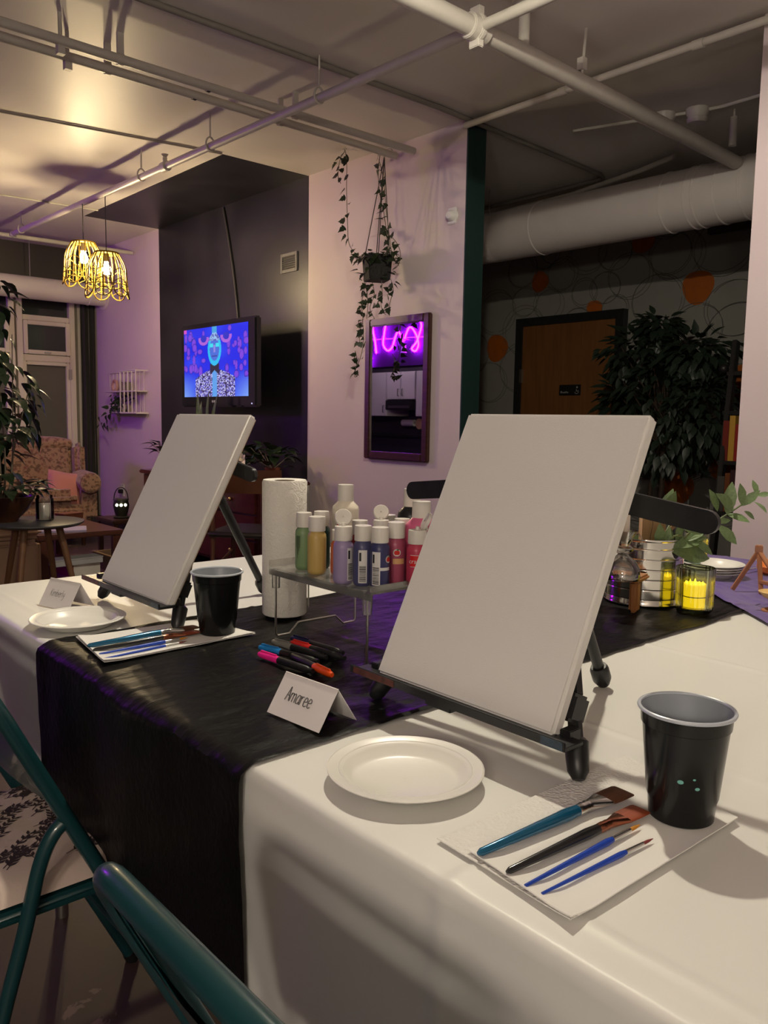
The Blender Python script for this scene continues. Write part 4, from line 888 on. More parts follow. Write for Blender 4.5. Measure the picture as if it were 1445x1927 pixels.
# black runner
RN = mat('black_plastic_runner', (.0070, .0068, .0068), .42, bump=.5, bscale=60, bdist=.004, stretch=(.7, 1.3, 1), spec=.12)
def run_edge(x, s):
    return .007*mnoise.noise((x*6, s, 0))+.003*mnoise.noise((x*25, s, 4))
XE = 2.15; rs = samples(-.34, XE-TX0, .006, .009, (0,)); rt_ = uarc(0, 1, 120)
vs = []
for s in rs:
    xa, za = rolled(s, .009)
    for q in rt_:
        x = TX0+xa; hang = max(0, -za-.012); y0 = .793+run_edge(x-hang, 1)-.008*min(1, hang/.3); y1 = 1.475+run_edge(x-hang, 9)-.02*min(1, hang/.25)
        y = y0+(y1-y0)*q; z = T+za+.0022
        if hang <= 0:
            z += white_z(x, y)+.0022*(1-abs(mnoise.noise((x*5+y*3, y*13-x*2, 2))))**4+.0016*(1-abs(mnoise.noise((x*11-y*4, y*30, 5))))**4
            e = min(q, 1-q)*(y1-y0); z += .0035*ridge(e-.006, .006)*(.5+.8*abs(mnoise.noise((x*7, 1, 1))))
        else: x += -.016-.008*mnoise.noise((y*5, hang*2, 3))-.004*mnoise.noise((y*14, hang*4, 1))
        if hang <= 0 and xa < .03: x -= .016*(1-xa/.03)*min(1, -za/.012 if za < 0 else 0)
        vs.append((x, y, z))
fs = []; nr = len(rt_)
for i in range(len(rs)-1):
    for j in range(nr-1): a = i*nr+j; fs.append((a, a+nr, a+nr+1, a+1))
solo('black_runner', MB().add(vs, fs), RN, 'crinkled black plastic runner laid across the table and hanging over its edge', 'table runner', (1.1, 1.13, T), angle=70)
# purple cloth at the far right
q0 = P(1322, 1112, 2, T); q1 = P(1475, 1197, 2, T); q3 = Vector((2.43, 1.33, T)); q2 = Vector((2.43, .25, T))
def pf(u, v):
    p = (q0*(1-u)+q1*u)*(1-v)+(q3*(1-u)+q2*u)*v
    e = .006*mnoise.noise((u*9, v*9, 3)); w = .004+.004*abs(mnoise.noise((p.x*9+p.y*6, p.y*12, 3)))+.003*ridge(v-.05, .03)+.004*abs(mnoise.noise((u*3, v*22, 8)))
    return Vector((p.x+e, p.y+e, T+.0025+w+white_z(p.x, p.y)))
solo('purple_cloth', MB().grid(pf, 70, 70), mat('purple_fabric', srgb((84, 60, 140)), .7, sheen=.4, bump=.25, bscale=300), 'purple fabric cloth on the right end of the table', 'cloth', (2.1, .8, T), angle=80)

ZT = T+.0035     # resting height on the white cloth
ZR = T+.0066     # resting height on the runner

# ------------------------------------------------------------------ easels and canvases
CANV = mat('primed_canvas', (.70, .685, .655), .8, bump=.35, bscale=900, bdist=.0006)
SMEAR = mat('rust_paint_smear', srgb((96, 50, 40)), .5, var=.6, vscale=60)
def make_easel(label, loc, arm_l, arm_r):
    t = thing('table_easel', label, 'easel', loc, 0, 'black tabletop easels')
    ap = Vector((.150, 0, .30))
    for s in (1, -1):
        f = Vector((0, s*.175, .014)); top = ap+Vector((0, s*.022, .03)); d = (top-f).normalized()
        part('front_leg', MB().bar(f+d*.02, f+d*.12, .016, .010, (1, 0, 0)), BLACKM, t, bevel=.0015)
        part('leg_sleeve', MB().bar(f+d*.085, top, .021, .014, (1, 0, 0)), BLACKM, t, bevel=.0015)
        part('foot_cap', MB().lathe([(.0001, -.014), (.007, -.0125), (.0125, -.003), (.0135, .010), (.0145, .030), (.011, .034), (.001, .034)], f+d*.002, 18, axis=d), BLACK, t)
        cl = f+d*.070; ro = Matrix.Rotation(math.radians(24), 3, 'Y')
        br = part('leg_bracket', MB().box(cl+Vector((-.006, 0, .004)), (.034, .026, .034), ro), BLACK, t, bevel=.004)
        part('bracket_bolt', MB().lathe([(.0001, .0012), (.0035, .0010), (.0038, 0)], cl+Vector((-.024, s*-.004, .008)), 12, axis=(ro @ Vector((-1, 0, 0)))), METAL, br)
        ln = arm_l if s > 0 else arm_r; p0 = ap+Vector((.012, s*.01, .022)); p1 = Vector((.178, s*ln, .290)); dd = (p1-p0).normalized(); n_ = dd.cross(Vector((1, 0, 0))).normalized()
        L_ = (p1-p0).length; hw = .0145
        outl = [(0, -hw), (L_-hw, -hw)]+[(L_-hw+hw*math.cos(a), hw*math.sin(a)) for a in uarc(-math.pi/2, math.pi/2, 8)[1:-1]]+[(L_-hw, hw), (0, hw)]
        part('support_arm', MB().prism(outl, lambda a, b: p0+dd*a+n_*b+Vector((-.005, 0, 0)), lambda a, b: p0+dd*a+n_*b+Vector((.005, 0, 0))), BLACKM, t, bevel=.0012)
    f = Vector((.31, 0, .014)); hub = ap+Vector((.004, 0, .01)); d = (hub-f).normalized()
    part('rear_leg', MB().tube([f+d*.01, f+d*.14], .0085, 14), BLACKM, t); part('rear_sleeve', MB().tube([f+d*.10, hub], .0105, 14), BLACKM, t)
    part('foot_cap', MB().lathe([(.0001, -.014), (.009, -.012), (.0145, 0), (.0145, .018), (.012, .024), (.001, .024)], f+d*.002, 18, axis=d), BLACK, t)
    part('hub', MB().box(ap+Vector((.008, 0, .012)), (.034, .06, .05)), BLACK, t, bevel=.008)
    lg = part('ledge', MB().prism([(-.043, .0495), (-.008, .0495), (-.008, .0545), (-.0405, .0545), (-.0405, .0605), (-.043, .0605)], lambda a, b: (a, -.186, b), lambda a, b: (a, .186, b)), BLACKM, t, bevel=.0008)
    part('paint_smear', MB().box((-.0432, .135, .055), (.0006, .085, .009)), SMEAR, lg); part('paint_smear', MB().box((-.0432, -.168, .055), (.0006, .03, .010)), mat('blue_grey_smear', srgb((60, 76, 90)), .4, var=.5, vscale=80), lg)
    part('ledge_clip', MB().box((-.026, .012, .0465), (.03, .045, .007)), BLACKM, lg, bevel=.001)
    for y in (.165, -.165): part('ledge_spacer', MB().box((-.004, y, .055), (.022, .014, .014)), BLACK, lg, bevel=.001)
    return t
def make_canvas(label, loc, tilt):
    t = thing('canvas', label, 'canvas', loc, 0, 'blank stretched canvases')
    w, h, th = .305, .405, .019; R = Matrix.Rotation(tilt, 3, 'Y')    # leans towards +X
    mb = MB(); mb.box((th/2, 0, h/2), (th, w, h))
    bm_ = MB(); bm_.v = [tuple(R @ Vector(v)) for v in mb.v]; bm_.f = mb.f; bm_.m = mb.m
    part('canvas_face', bm_, CANV, t, bevel=.004, bseg=3)
    fr = MB()
    for a, b in (((th, -w/2+.004, .004), (th+.001, -w/2+.03, h-.004)), ((th, w/2-.03, .004), (th+.001, w/2-.004, h-.004)), ((th, -w/2+.03, .004), (th+.001, w/2-.03, .03)), ((th, -w/2+.03, h-.03), (th+.001, w/2-.03, h-.004))): fr.bb(a, b)
    fr.v = [tuple(R @ Vector(v)) for v in fr.v]; part('stretcher_bars', fr, mat('pine_bars', (.5, .36, .2), .6), t)
    return t
TILT = math.atan2(.175, .365)
make_easel('black tabletop easel holding the larger near canvas', (.765, .697, ZT-.0028), .307, .236)
make_easel('black tabletop easel holding the farther left canvas', (.722, 1.578, ZT-.0028), .12, .172)
make_canvas('blank white canvas on the near easel, largest in view', (.765-.0265, .693, ZT+.0525), TILT)
make_canvas('blank white canvas on the farther left easel', (.722-.0265, 1.550, ZT+.0525), TILT+.03)

# ------------------------------------------------------------------ plates
PL = mat('glazed_paper', (.76, .745, .70), .32, spec=.5)
def plate(loc, r, label, group):
    t = thing('paper_plate', label, 'plate', loc, 0, group); k = r/.09
    pr = [(.001, .0015), (.058*k, .0015), (.064*k, .004), (.070*k, .012), (.073*k, .0145), (.088*k, .0175), (.09*k, .0165), (.09*k, .0155), (.0875*k, .0160), (.073*k, .0128), (.069*k, .0095), (.063*k, .001), (.058*k, 0), (.001, 0)]
    fl = lambda a: .0009*math.sin(a*60)
    part('dish', MB().lathe(pr[:6], n=120), PL, t, angle=60); part('rim_and_underside', MB().lathe(pr[5:], n=120), PL, t, angle=60)
    part('rim_groove', MB().tube([(.0765*k*math.cos(a), .0765*k*math.sin(a), .0152) for a in uarc(0, 2*math.pi, 64)[:-1]], .0007, 4, closed=True), PL, t)
c = P(763, 1443, 2, T+.017); plate((c.x, c.y, ZT-.002), .0895, 'white paper plate in front of the near canvas', 'single paper plates')
c = P(147, 1161, 2, T+.017); plate((c.x, c.y, ZT-.002), .0895, 'white paper plate beside the far name card', 'single paper plates')
c = P(1337, 1066, 2, T+.035)
for k, lab in enumerate(('bottom plate of the small stack on the right', 'second plate up in the small stack on the right', 'third plate up in the small stack on the right', 'top plate of the small stack on the right')):
    plate((c.x+.003*(k % 2), c.y-.002*k, T+.009+k*.0068), .078, lab, 'stacked paper plates')

# ------------------------------------------------------------------ cups
CUPB = mat('black_cup_plastic', (.006, .0065, .007), .2, spec=.4); CUPI = mat('grey_cup_lining', (.30, .33, .37), .35)
def cup(loc, label, specks):
    t = thing('plastic_cup', label, 'cup', loc, 0, 'black plastic cups')
    part('body', MB().lathe([(.001, .004), (.028, .004), (.030, 0), (.0325, .002), (.034, .02), (.036, .026), (.0425, .094), (.0430, .099), (.0445, .1), (.0455, .1145)], n=64), CUPB, t)
    part('lining', MB().lathe([(.001, .006), (.030, .006), (.0335, .022), (.0412, .094), (.0425, .10), (.0447, .1148)], n=64), CUPI, t)
    part('rim', MB().tube([(.0468*math.cos(a), .0468*math.sin(a), .1155) for a in uarc(0, 2*math.pi, 64)[:-1]], .0021, 8, closed=True), mat('grey_cup_rim', (.46, .50, .56), .3), t)
    for (a, z, s) in specks:
        rr = .034+.0095*(z-.02)/.075+.0006; d = Vector((math.cos(a), math.sin(a), 0)); part('paint_speck', MB().lathe([(.00002, .0006), (s, .0003), (s*1.05, 0)], d*rr+Vector((0, 0, z)), 9, axis=d, sy=.7), mat('teal_paint', (.15, .42, .36), .5), t)
c = P(1280, 1543, 2, T); va = math.atan2(-c.y, -c.x)
cup((c.x, c.y, ZT+.0015), 'black plastic cup with a grey inside in the right foreground', [(va-.05, .052, .003), (va+.38, .046, .0024), (va+.28, .056, .0015)])
c = P(409, 1199, 2, T); cup((c.x, c.y, ZR+.002), 'black plastic cup beside the far canvas', [])

# ------------------------------------------------------------------ paper towels under the brushes
def towel_mat():
    m = mat('paper_towel', (.78, .765, .73), .9); nt = m.node_tree; n = nt.nodes; L = nt.links; b = n['Principled BSDF']
    tc = n.new('ShaderNodeTexCoord'); w = n.new('ShaderNodeTexVoronoi'); w.inputs['Scale'].default_value = 260; L.new(tc.outputs['Object'], w.inputs['Vector'])
    bp = n.new('ShaderNodeBump'); bp.inputs['Strength'].default_value = .8; bp.inputs['Distance'].default_value = .0018; L.new(w.outputs['Distance'], bp.inputs['Height']); L.new(bp.outputs[0], b.inputs['Normal']); return m
TOW = towel_mat(); SMO = mat('smooth_towel_ply', (.80, .785, .75), .9, bump=.15, bscale=120)
def towel(label, quad, quad2, zb):
    a, b, c, d = [Vector((x, y, 0)) for x, y in quad]; t = thing('paper_towel', label, 'paper towel', (a.x, a.y, zb))
    def sheet(Q, z0, lift, th):
        a, b, c, d = Q
        def fn(u, v, dz=0.0):
            p = (a*(1-u)+b*u)*(1-v)+(d*(1-u)+c*u)*v
            return Vector((p.x, p.y, zb+z0+dz+lift*(max(0, v-.8)/.2)**2*.6+lift*(max(0, .12-u)/.12)**1.5+.0007*mnoise.noise((p.x*18, p.y*18, z0*900))))
        mb = MB(); mb.grid(fn, 30, 20); mb.grid(lambda u, v: fn(u, v, th), 30, 20, flip=True)
        for e in (lambda s: (s, 0), lambda s: (s, 1), lambda s: (0, s), lambda s: (1, s)): mb.grid(lambda s, w, e=e: fn(*e(s), th*w), 30, 1)
        return mb
    part('lower_ply', sheet((a, b, c, d), 0, .002, .0011), TOW, t, world=True, angle=80)
    part('upper_ply', sheet([Vector((x, y, 0)) for x, y in quad2], .0014, .004, .0012), SMO, t, world=True, angle=80)
towel('embossed paper towel under the four near brushes', [(.545, .530), (.872, .527), (.815, .361), (.535, .366)], [(.548, .492), (.868, .478), (.812, .358), (.532, .3635)], ZT-.001)
towel('paper towel on the runner under the far brushes', [(.546, 1.452), (.80, 1.44), (.815, 1.276), (.522, 1.268)], [(.548, 1.449), (.79, 1.43), (.813, 1.274), (.520, 1.266)], ZR)

# ------------------------------------------------------------------ brushes
def ell(mb, prof, n=14, m=0):
    vs = []; fs = []
    for (x, ry, rz) in prof:
        for k in range(n): a = 2*math.pi*k/n; vs.append((x, ry*math.cos(a), rz*math.sin(a)))
    for i in range(len(prof)-1):
        for k in range(n): fs.append((i*n+k, i*n+(k+1) % n, (i+1)*n+(k+1) % n, (i+1)*n+k))
    fs.append(tuple(range(n))[::-1]); fs.append(tuple((len(prof)-1)*n+k for k in range(n))); mb.add(vs, fs, m); return mb
def brush(label, p0, p1, z, r, kind, hm, fm, bm, group):
    p0 = Vector((*p0, 0)); p1 = Vector((*p1, 0)); L = (p1-p0).length; rz = math.atan2(p1.y-p0.y, p1.x-p0.x)
    t = thing('paint_brush', label, 'paint brush', (p0.x, p0.y, z+r*1.02), rz, group)
    if kind == 'flat':
        h = .66*L; f = .84*L; wd = r*2.1
        part('handle', ell(MB(), [(0, r*.25, r*.25), (.004, r*.55, r*.55), (h*.5, r*.8, r*.8), (h*.85, r*1.0, r*1.0), (h, r*.85, r*.85)]), hm, t)
        part('ferrule', ell(MB(), [(h-.004, r*.88, r*.88), (h+.004, r*.97, r*.97), (h+.006, r*.86, r*.86), (h+.010, r*.97, r*.97), (h+.012, r*.86, r*.86), (h+.016, r*.95, r*.92), (f, wd, r*.42)], 18), fm, t)
        part('bristles', ell(MB(), [(f-.002, wd*.96, r*.4), (f+.5*(L-f), wd*1.03, r*.36), (L-.003, wd*1.02, r*.2), (L, wd*.9, r*.08)], 18), bm, t)
    else:
        h = .74*L; f = .90*L
        part('handle', ell(MB(), [(0, r*.45, r*.45), (h*.6, r*.8, r*.8), (h*.92, r*1.0, r*1.0), (h, r*.75, r*.75)]), hm, t)
        part('ferrule', ell(MB(), [(h-.003, r*.8, r*.8), (h+.01, r*.72, r*.72), (f, r*.62, r*.62)]), fm, t)
        part('bristles', ell(MB(), [(f-.002, r*.58, r*.58), (f+(L-f)*.5, r*.55, r*.5), (L, r*.1, r*.1)]), bm, t)
HB = mat('metallic_teal_handle', srgb((20, 92, 128)), .22, .35, coat=.5); HK = mat('black_lacquer_handle', (.010, .010, .011), .22, coat=.4); HR = mat('blue_handle', srgb((26, 64, 168)), .35)
FS = mat('silver_ferrule', (.72, .70, .67), .2, 1); FC = mat('copper_ferrule', srgb((190, 120, 92)), .22, 1)
BD = mat('brown_bristle', srgb((96, 56, 26)), .7, var=.4, vscale=300, stretch=(.05, 1, 1)); BR = mat('russet_bristle', srgb((150, 68, 34)), .6, var=.3, vscale=300, stretch=(.05, 1, 1)); BO = mat('amber_bristle', srgb((196, 132, 44)), .6)
BRP = mat('red_bristle', srgb((120, 50, 50)), .6)
g = 'brushes on the near paper towel'; z = ZT+.0022
brush('wide teal handled flat brush on the near towel', (.5445, .476), (.765, .462), z, .0068, 'flat', HB, FS, BD, g)
brush('black handled flat brush with copper ferrule on the near towel', (.5425, .440), (.744, .428), z, .0056, 'flat', HK, FC, BR, g)
brush('small blue round brush with amber tip on the near towel', (.541, .4175), (.716, .4125), z, .0035, 'round', HR, FS, BO, g)
brush('thin blue detail brush at the near towel edge', (.5435, .4015), (.702, .390), z, .0028, 'round', HR, FS, BRP, g)
g = 'brushes on the far paper towel'; z = ZR+.0026
brush('wide teal handled flat brush on the far towel', (.530, 1.358), (.741, 1.362), z, .0068, 'flat', HB, FS, BD, g)
brush('black handled flat brush with copper ferrule on the far towel', (.529, 1.331), (.728, 1.334), z, .0056, 'flat', HK, FC, BR, g)
brush('small blue round brush on the far towel', (.531, 1.310), (.695, 1.313), z, .0035, 'round', HR, FS, BO, g)
brush('thin blue detail brush at the far towel edge', (.526, 1.282), (.683, 1.294), z, .0028, 'round', HR, FS, BRP, g)

# ------------------------------------------------------------------ markers
def marker(label, a, b, z, capm, flip=False):
    """cap at a, tail at b"""
    a = Vector((*a, 0)); b = Vector((*b, 0)); rz = math.atan2(b.y-a.y, b.x-a.x); L = (b-a).length; r = .0062
    t = thing('marker_pen', label, 'marker', (a.x, a.y, z+r), rz, 'marker pens on the runner')
    ca = part('cap', ell(MB(), [(0, r*.62, r*.62), (.004, r*.85, r*.85), (.012, r*.95, r*.95), (.050, r*1.02, r*1.02), (.052, r*.98, r*.98)]), capm, t)
    part('clip', MB().box((.026, 0, r*1.12), (.04, r*.55, .0022)).box((.008, 0, r), (.006, r*.55, .003)), capm, ca, bevel=.0007)
    part('barrel', ell(MB(), [(.050, r*.97, r*.97), (L*.6, r, r), (L-.012, r*.95, r*.95), (L-.010, r*.72, r*.72), (L, r*.66, r*.66)]), BLACK, t)
MC = lambda n, c: mat('marker_'+n, srgb(c), .3, coat=.2)
marker('black marker with a bright pink cap', (.739, 1.146), (.752, 1.012), ZR, MC('pink', (236, 42, 142)))
marker('black marker with an orange cap nearest the name card', (.764, .978), (.776, 1.112), ZR, MC('orange', (232, 84, 30)))
marker('black marker with a sky blue cap', (.762, 1.180), (.790, 1.048), ZR, MC('blue', (34, 122, 190)))
marker('marker with a grey cap in the middle', (.800, 1.196), (.815, 1.058), ZR, MC('grey', (120, 118, 112)))
marker('black marker with a red cap', (.822, 1.170), (.836, 1.036), ZR, MC('red', (206, 44, 40)))
marker('dark marker with a navy cap at the back', (.840, 1.195), (.853, 1.062), ZR, MC('navy', (26, 26, 64)))

# ------------------------------------------------------------------ name cards
GLY = {'A': (.75, [[(0, 0), (.32, 1.6), (.64, 0)], [(.1, .6), (.55, .6)]]), 'K': (.7, [[(0, 0), (0, 1.6)], [(.55, 1.55), (.03, .75), (.6, 0)]]),
       'm': (1.0, [[(0, 0), (0, 1)], [(0, .75), (.2, 1), (.38, .85), (.4, 0)], [(.4, .75), (.6, 1), (.78, .85), (.8, 0)]]),
       'a': (.72, [[(.5, .9), (.25, 1), (.03, .6), (.05, .15), (.25, 0), (.5, .25)], [(.52, 1), (.52, .12), (.6, 0)]]),
       'r': (.52, [[(0, 0), (0, 1)], [(0, .7), (.2, .98), (.4, .95)]]), 'e': (.66, [[(.03, .5), (.5, .6), (.42, .95), (.2, 1), (.02, .55), (.1, .08), (.3, 0), (.52, .15)]]),
       'i': (.25, [[(0, 0), (0, 1)], [(0, 1.3), (.02, 1.4)]]), 'b': (.66, [[(0, 1.6), (0, 0)], [(0, .7), (.25, .98), (.48, .6), (.3, .02), (0, .15)]]),
       'l': (.25, [[(0, 1.6), (0, 0)]]), 'y': (.62, [[(0, 1), (.1, .4), (.3, .3), (.48, .6)], [(.5, 1), (.45, 0), (.25, -.55), (.02, -.45)]])}
def name_card(txt, label, loc, rz, w, dep, h, size, shift, double):
    t = thing('name_card', label, 'card', loc, rz, 'folded name cards'); th = .0005
    L = math.hypot(dep, h); CARD = mat('card_stock', (.74, .70, .69), .75)
    part('front_panel', MB().prism([(-dep, 0), (0, h), (th*2, h), (-dep+th*2, 0)], lambda a, b: (a, -w/2, b), lambda a, b: (a, w/2, b)), CARD, t, smooth=False)
    part('back_panel', MB().prism([(dep, 0), (0, h), (-th*2, h), (dep-th*2, 0)], lambda a, b: (a, -w/2, b), lambda a, b: (a, w/2, b)), CARD, t, smooth=False)
    ux = Vector((0, -1, 0)); uy = Vector((dep, 0, h)).normalized(); nn = Vector((-h, 0, dep)).normalized(); o = Vector((-dep/2, 0, h/2))+nn*.0005
    tot = sum(GLY[c][0] for c in txt)*size; x = -tot/2+shift[0]; mb = MB()
    for c in txt:
        wd, sts = GLY[c]
        for st in sts:
            pts2 = st
            for k in range(2 if double else 1):
                pts = [o+ux*(x+(q[0]+.10*k)*size)+uy*(shift[1]+(q[1]-.5-.03*k)*size) for q in pts2]; pts = smooth_path(pts, 3) if len(pts) > 2 and c not in 'AK' else pts
                for i in range(len(pts)-1): mb.bar(pts[i], pts[i+1], size*.048, .0002, nn)
        x += wd*size
    part('handwriting', mb, mat('pencil_ink', (.06, .055, .055), .7), t, smooth=False)
name_card('Amaree', 'folded white name card in front of the near canvas', (.643, .868, ZR+.001), math.radians(4.6), .107, .034, .050, .0122, (-.006, .0), True)
name_card('Kimberly', 'folded white name card near the far plate', (.634, 1.735, ZT), math.radians(16), .100, .032, .054, .0100, (-.004, -.002), False)

# ------------------------------------------------------------------ paper towel roll
c = P(534, 1164, 2, T); rc = Vector((c.x+.005, c.y+.005, ZR+.0035))
t = thing('paper_towel_roll', 'standing white paper towel roll beside the paint shelf', 'paper roll', rc); r, h = .0455, .275
RM = mat('quilted_paper', (.74, .72, .66), .9); nt = RM.node_tree; n = nt.nodes; tc = n.new('ShaderNodeTexCoord'); vo = n.new('ShaderNodeTexNoise'); vo.inputs['Scale'].default_value = 75; vo.inputs['Detail'].default_value = 3; vo.inputs['Distortion'].default_value = 2.2
nt.links.new(tc.outputs['Object'], vo.inputs['Vector']); bp = n.new('ShaderNodeBump'); bp.inputs['Strength'].default_value = .55; bp.inputs['Distance'].default_value = .004; nt.links.new(vo.outputs['Fac'], bp.inputs['Height']); nt.links.new(bp.outputs[0], n['Principled BSDF'].inputs['Normal'])
part('roll', MB().lathe([(.021, .001), (r-.002, 0), (r, .003), (r, h-.005), (r-.0025, h), (.021, h-.0015)], n=48), RM, t)
part('core', MB().lathe([(.0212, .002), (.0212, h-.002), (.0198, h-.002), (.0198, .002)], n=32), mat('cardboard', (.25, .19, .13), .8), t)
rdir = Vector((_rt.x, _rt.y, 0)).normalized(); bdir = Vector((_fw.x, _fw.y, 0)).normalized()
def flapf(u, v): return bdir*(.012-.018*u)+rdir*(r+.0003+.0045*u*(1-.5*v))+bdir*.006+Vector((0, 0, .012+(h-.024)*v+.003*math.sin(v*9)*u))
fl = MB(); fl.grid(flapf, 4, 24); fl.grid(lambda u, v: flapf(u, v)+rdir*.0007, 4, 24, flip=True); part('loose_sheet', fl, RM, t, angle=80)

# ------------------------------------------------------------------ acrylic riser
ACR = glass('clear_acrylic', (.95, .94, .92), .12, .15, .09); RX0, RX1, RY0, RY1, RZ = .822, 1.03, .955, 1.243, .8790
t = thing('acrylic_riser', 'clear acrylic shelf on wire legs holding the paint bottles', 'riser', ((RX0+RX1)/2, (RY0+RY1)/2, ZR))
part('shelf_plate', MB().bb((RX0, RY0, RZ-.004), (RX1, RY1, RZ)), ACR, t, world=True, bevel=.001)
for a, b in (((RX0, RY1-.003, RZ), (RX1, RY1, RZ+.012)), ((RX0, RY0, RZ-.014), (RX0+.003, RY1, RZ-.004)), ((RX0, RY0, RZ), (RX1, RY0+.003, RZ+.010))): part('rim', MB().bb(a, b), ACR, t, world=True, bevel=.001)
for y in (RY0+.018, RY1-.012):
    xa, xb = RX0+.008, RX1-.012; zb = ZR+.004
    pts = [(xa, y, RZ-.006), (xa, y, zb+.004), (xa+.004, y, zb), (xa+.030, y, zb), (xa+.050, y, zb+.018), (xb-.050, y, zb+.018), (xb-.030, y, zb), (xb-.004, y, zb), (xb, y, zb+.004), (xb, y, RZ-.006)]
    part('wire_leg', MB().tube(pts, .0021, 8), WIRE, t, world=True)
    for x in (xa, xb): part('leg_socket', MB().lathe([(.0022, -.034), (.0075, -.034), (.0085, 0), (.0022, 0)], (x, y, RZ-.004), 10), ACR, t, world=True)

# ------------------------------------------------------------------ paint bottles
CAPW = mat('bottle_cap', (.66, .63, .58), .4); LABW = mat('label_white', (.62, .61, .6), .5); LABK = mat('label_black', (.015, .015, .017), .5)
def bottle(label, loc, colr, r=.0158, h=.100, lid=None, bar=None, block=None, kind='small', logo=None, group='small paint bottles'):
    t = thing('paint_bottle', label, 'paint bottle', loc, 0, group); va = math.atan2(-loc[1], -loc[0])     # towards the viewer
    gl_ = sum(colr)/3; m = mat('paint_'+'_'.join(str(v) for v in colr), srgb(tuple(v*.85+gl_*.15 for v in colr)), .35, spec=.4)
    if kind == 'small':
        bt = .68*h; part('body', MB().lathe([(.001, .002), (r*.8, 0), (r*.96, .003), (r, .008), (r, bt-.006), (r*.95, bt), (r*.74, bt+.005), (r*.70, bt+.008), (.001, bt+.008)], n=32), m, t); cr = r*.88; c0 = bt+.006; c1 = h
    else:
        bt = .70*h; part('body', MB().lathe([(.001, .002), (r*.85, 0), (r*.97, .003), (r, .010), (r, bt-.004), (r*.94, bt+.002), (r*.66, bt+.009), (r*.56, bt+.013), (.001, bt+.014)], n=36), m, t); cr = r*.58; c0 = bt+.012; c1 = h
    ridges = lambda a: .012*(1 if math.sin(a*30) > 0 else 0)
    cp = part('cap', MB().lathe([(.001, c0), (cr*1.0, c0), (cr*1.02, c0+.002), (cr*1.0, c1-.005), (cr*.96, c1-.0015), (.001, c1-.001)], n=40), CAPW, t)
    if lid is not None:
        d = Vector((math.cos(lid), math.sin(lid), 0)); ax = (Vector((0, 0, .45))-d*.9).normalized(); ctr = d*(cr*.75)+Vector((0, 0, c1+cr*.85))
        part('open_lid', MB().lathe([(.001, 0), (cr*.9, 0), (cr, .002), (cr, .005), (.001, .006)], ctr, 28, axis=-ax), CAPW, cp)
        part('hinge', MB().box(d*(cr*.95)+Vector((0, 0, c1)), (.004, .004, .005)), CAPW, cp)
        part('nozzle', MB().lathe([(.004, c1-.002), (.003, c1+.004), (.001, c1+.004)], n=12), CAPW, cp)
    def strip(a0, a1, z0, z1, dr): return MB().lathe([(r+dr, z0), (r+dr, z1)], n=max(3, int((a1-a0)*8)), a0=va+a0, a1=va+a1)
    if bar:
        a0, a1 = bar; lb = part('barcode_label', strip(a0, a1, .006, .060, .0003), LABW, t)
        b = MB(); random.seed(int(r*1e5)+int(a0*100)+colr[0]); z = .008
        while z < .034:
            hz = random.choice((.0005, .0009, .0014)); q = strip(a0+.10, a1-.12, z, z+hz, .0005); b.add(q.v, q.f); z += hz+random.choice((.0006, .001))
        q = strip(a0+.08, a0+.30, .042, .056, .0005); b.add(q.v, q.f)
        part('barcode', b, LABK, lb, smooth=False)
    if block:
        for (a0, a1, z0, z1, mm) in block: part('label_band', strip(a0, a1, z0, z1, .0004), mm, t)
    if logo:
        a0, z0, s = logo; b = MB()
        def onb(px_, pz_, dr=.0007): a = va+a0+px_/r; return Vector(((r+dr)*math.cos(a), (r+dr)*math.sin(a), z0+pz_))
        def disc(cx, cz, rx, rz_, dr): 
            k = MB(); pts = [onb(cx+rx*math.cos(a), cz+rz_*math.sin(a), dr) for a in uarc(0, 2*math.pi, 20)[:-1]]; k.add(pts, [tuple(range(len(pts)))]); return k
        part('label_ring', disc(0, 0, s*1.25, s*1.2, .0005), LABW, t, smooth=False)
        ap_ = MB(); q = disc(-s*.32, -s*.05, s*.6, s*.75, .0008); ap_.add(q.v, q.f); q = disc(s*.32, -s*.05, s*.6, s*.75, .0009); ap_.add(q.v, q.f); part('printed_apple', ap_, mat('apple_red', srgb((200, 36, 30)), .4), t, smooth=False)
        q = disc(s*.25, s*.95, s*.42, s*.2, .001); part('printed_leaf', q, mat('apple_leaf', srgb((50, 110, 50)), .4), t, smooth=False)
    return t, va, r
zb = RZ
bottle('light green paint bottle at the left shelf corner', (.860, 1.186, zb), (116, 146, 100), h=.104, block=[(-.95+.11*k, -.90+.11*k, .060-.006*((k*3) % 4)-.02, .062, LABK) for k in range(5)])
bottle('mustard yellow paint bottle on the shelf', (.853, 1.138, zb), (192, 160, 84), r=.0165, h=.102)
bottle('dark green paint bottle behind the yellow one', (.893, 1.178, zb), (20, 62, 48), h=.105, block=[(-.2, .5, .010, .056, LABW)])
bottle('orange paint bottle beside the lavender one', (.880, 1.108, zb), (206, 96, 54), h=.080, block=[(-.6, .1, .010, .06, LABW)])
bottle('lavender paint bottle with its lid flipped open', (.839, 1.047, zb), (146, 128, 172), r=.0168, h=.096, lid=math.atan2(.8, .6), bar=(.42, 1.15))
bottle('dark blue violet paint bottle with a barcode label', (.852, 1.012, zb), (70, 70, 112), h=.100, bar=(-.45, .45))
bottle('deep navy paint bottle nearest the viewer', (.861, .980, zb), (54, 54, 102), h=.100, bar=(-.85, .05), block=[(.05, 1.2, .030, .035, LABW)], logo=(1.0, .048, .005))
bottle('raspberry pink paint bottle behind the navy one', (.905, .990, zb), (168, 66, 96), r=.0165, h=.104, block=[(-.3, .9, .035, .044, mat('label_tan', srgb((206, 160, 110)), .5))], logo=(.1, .054, .005))
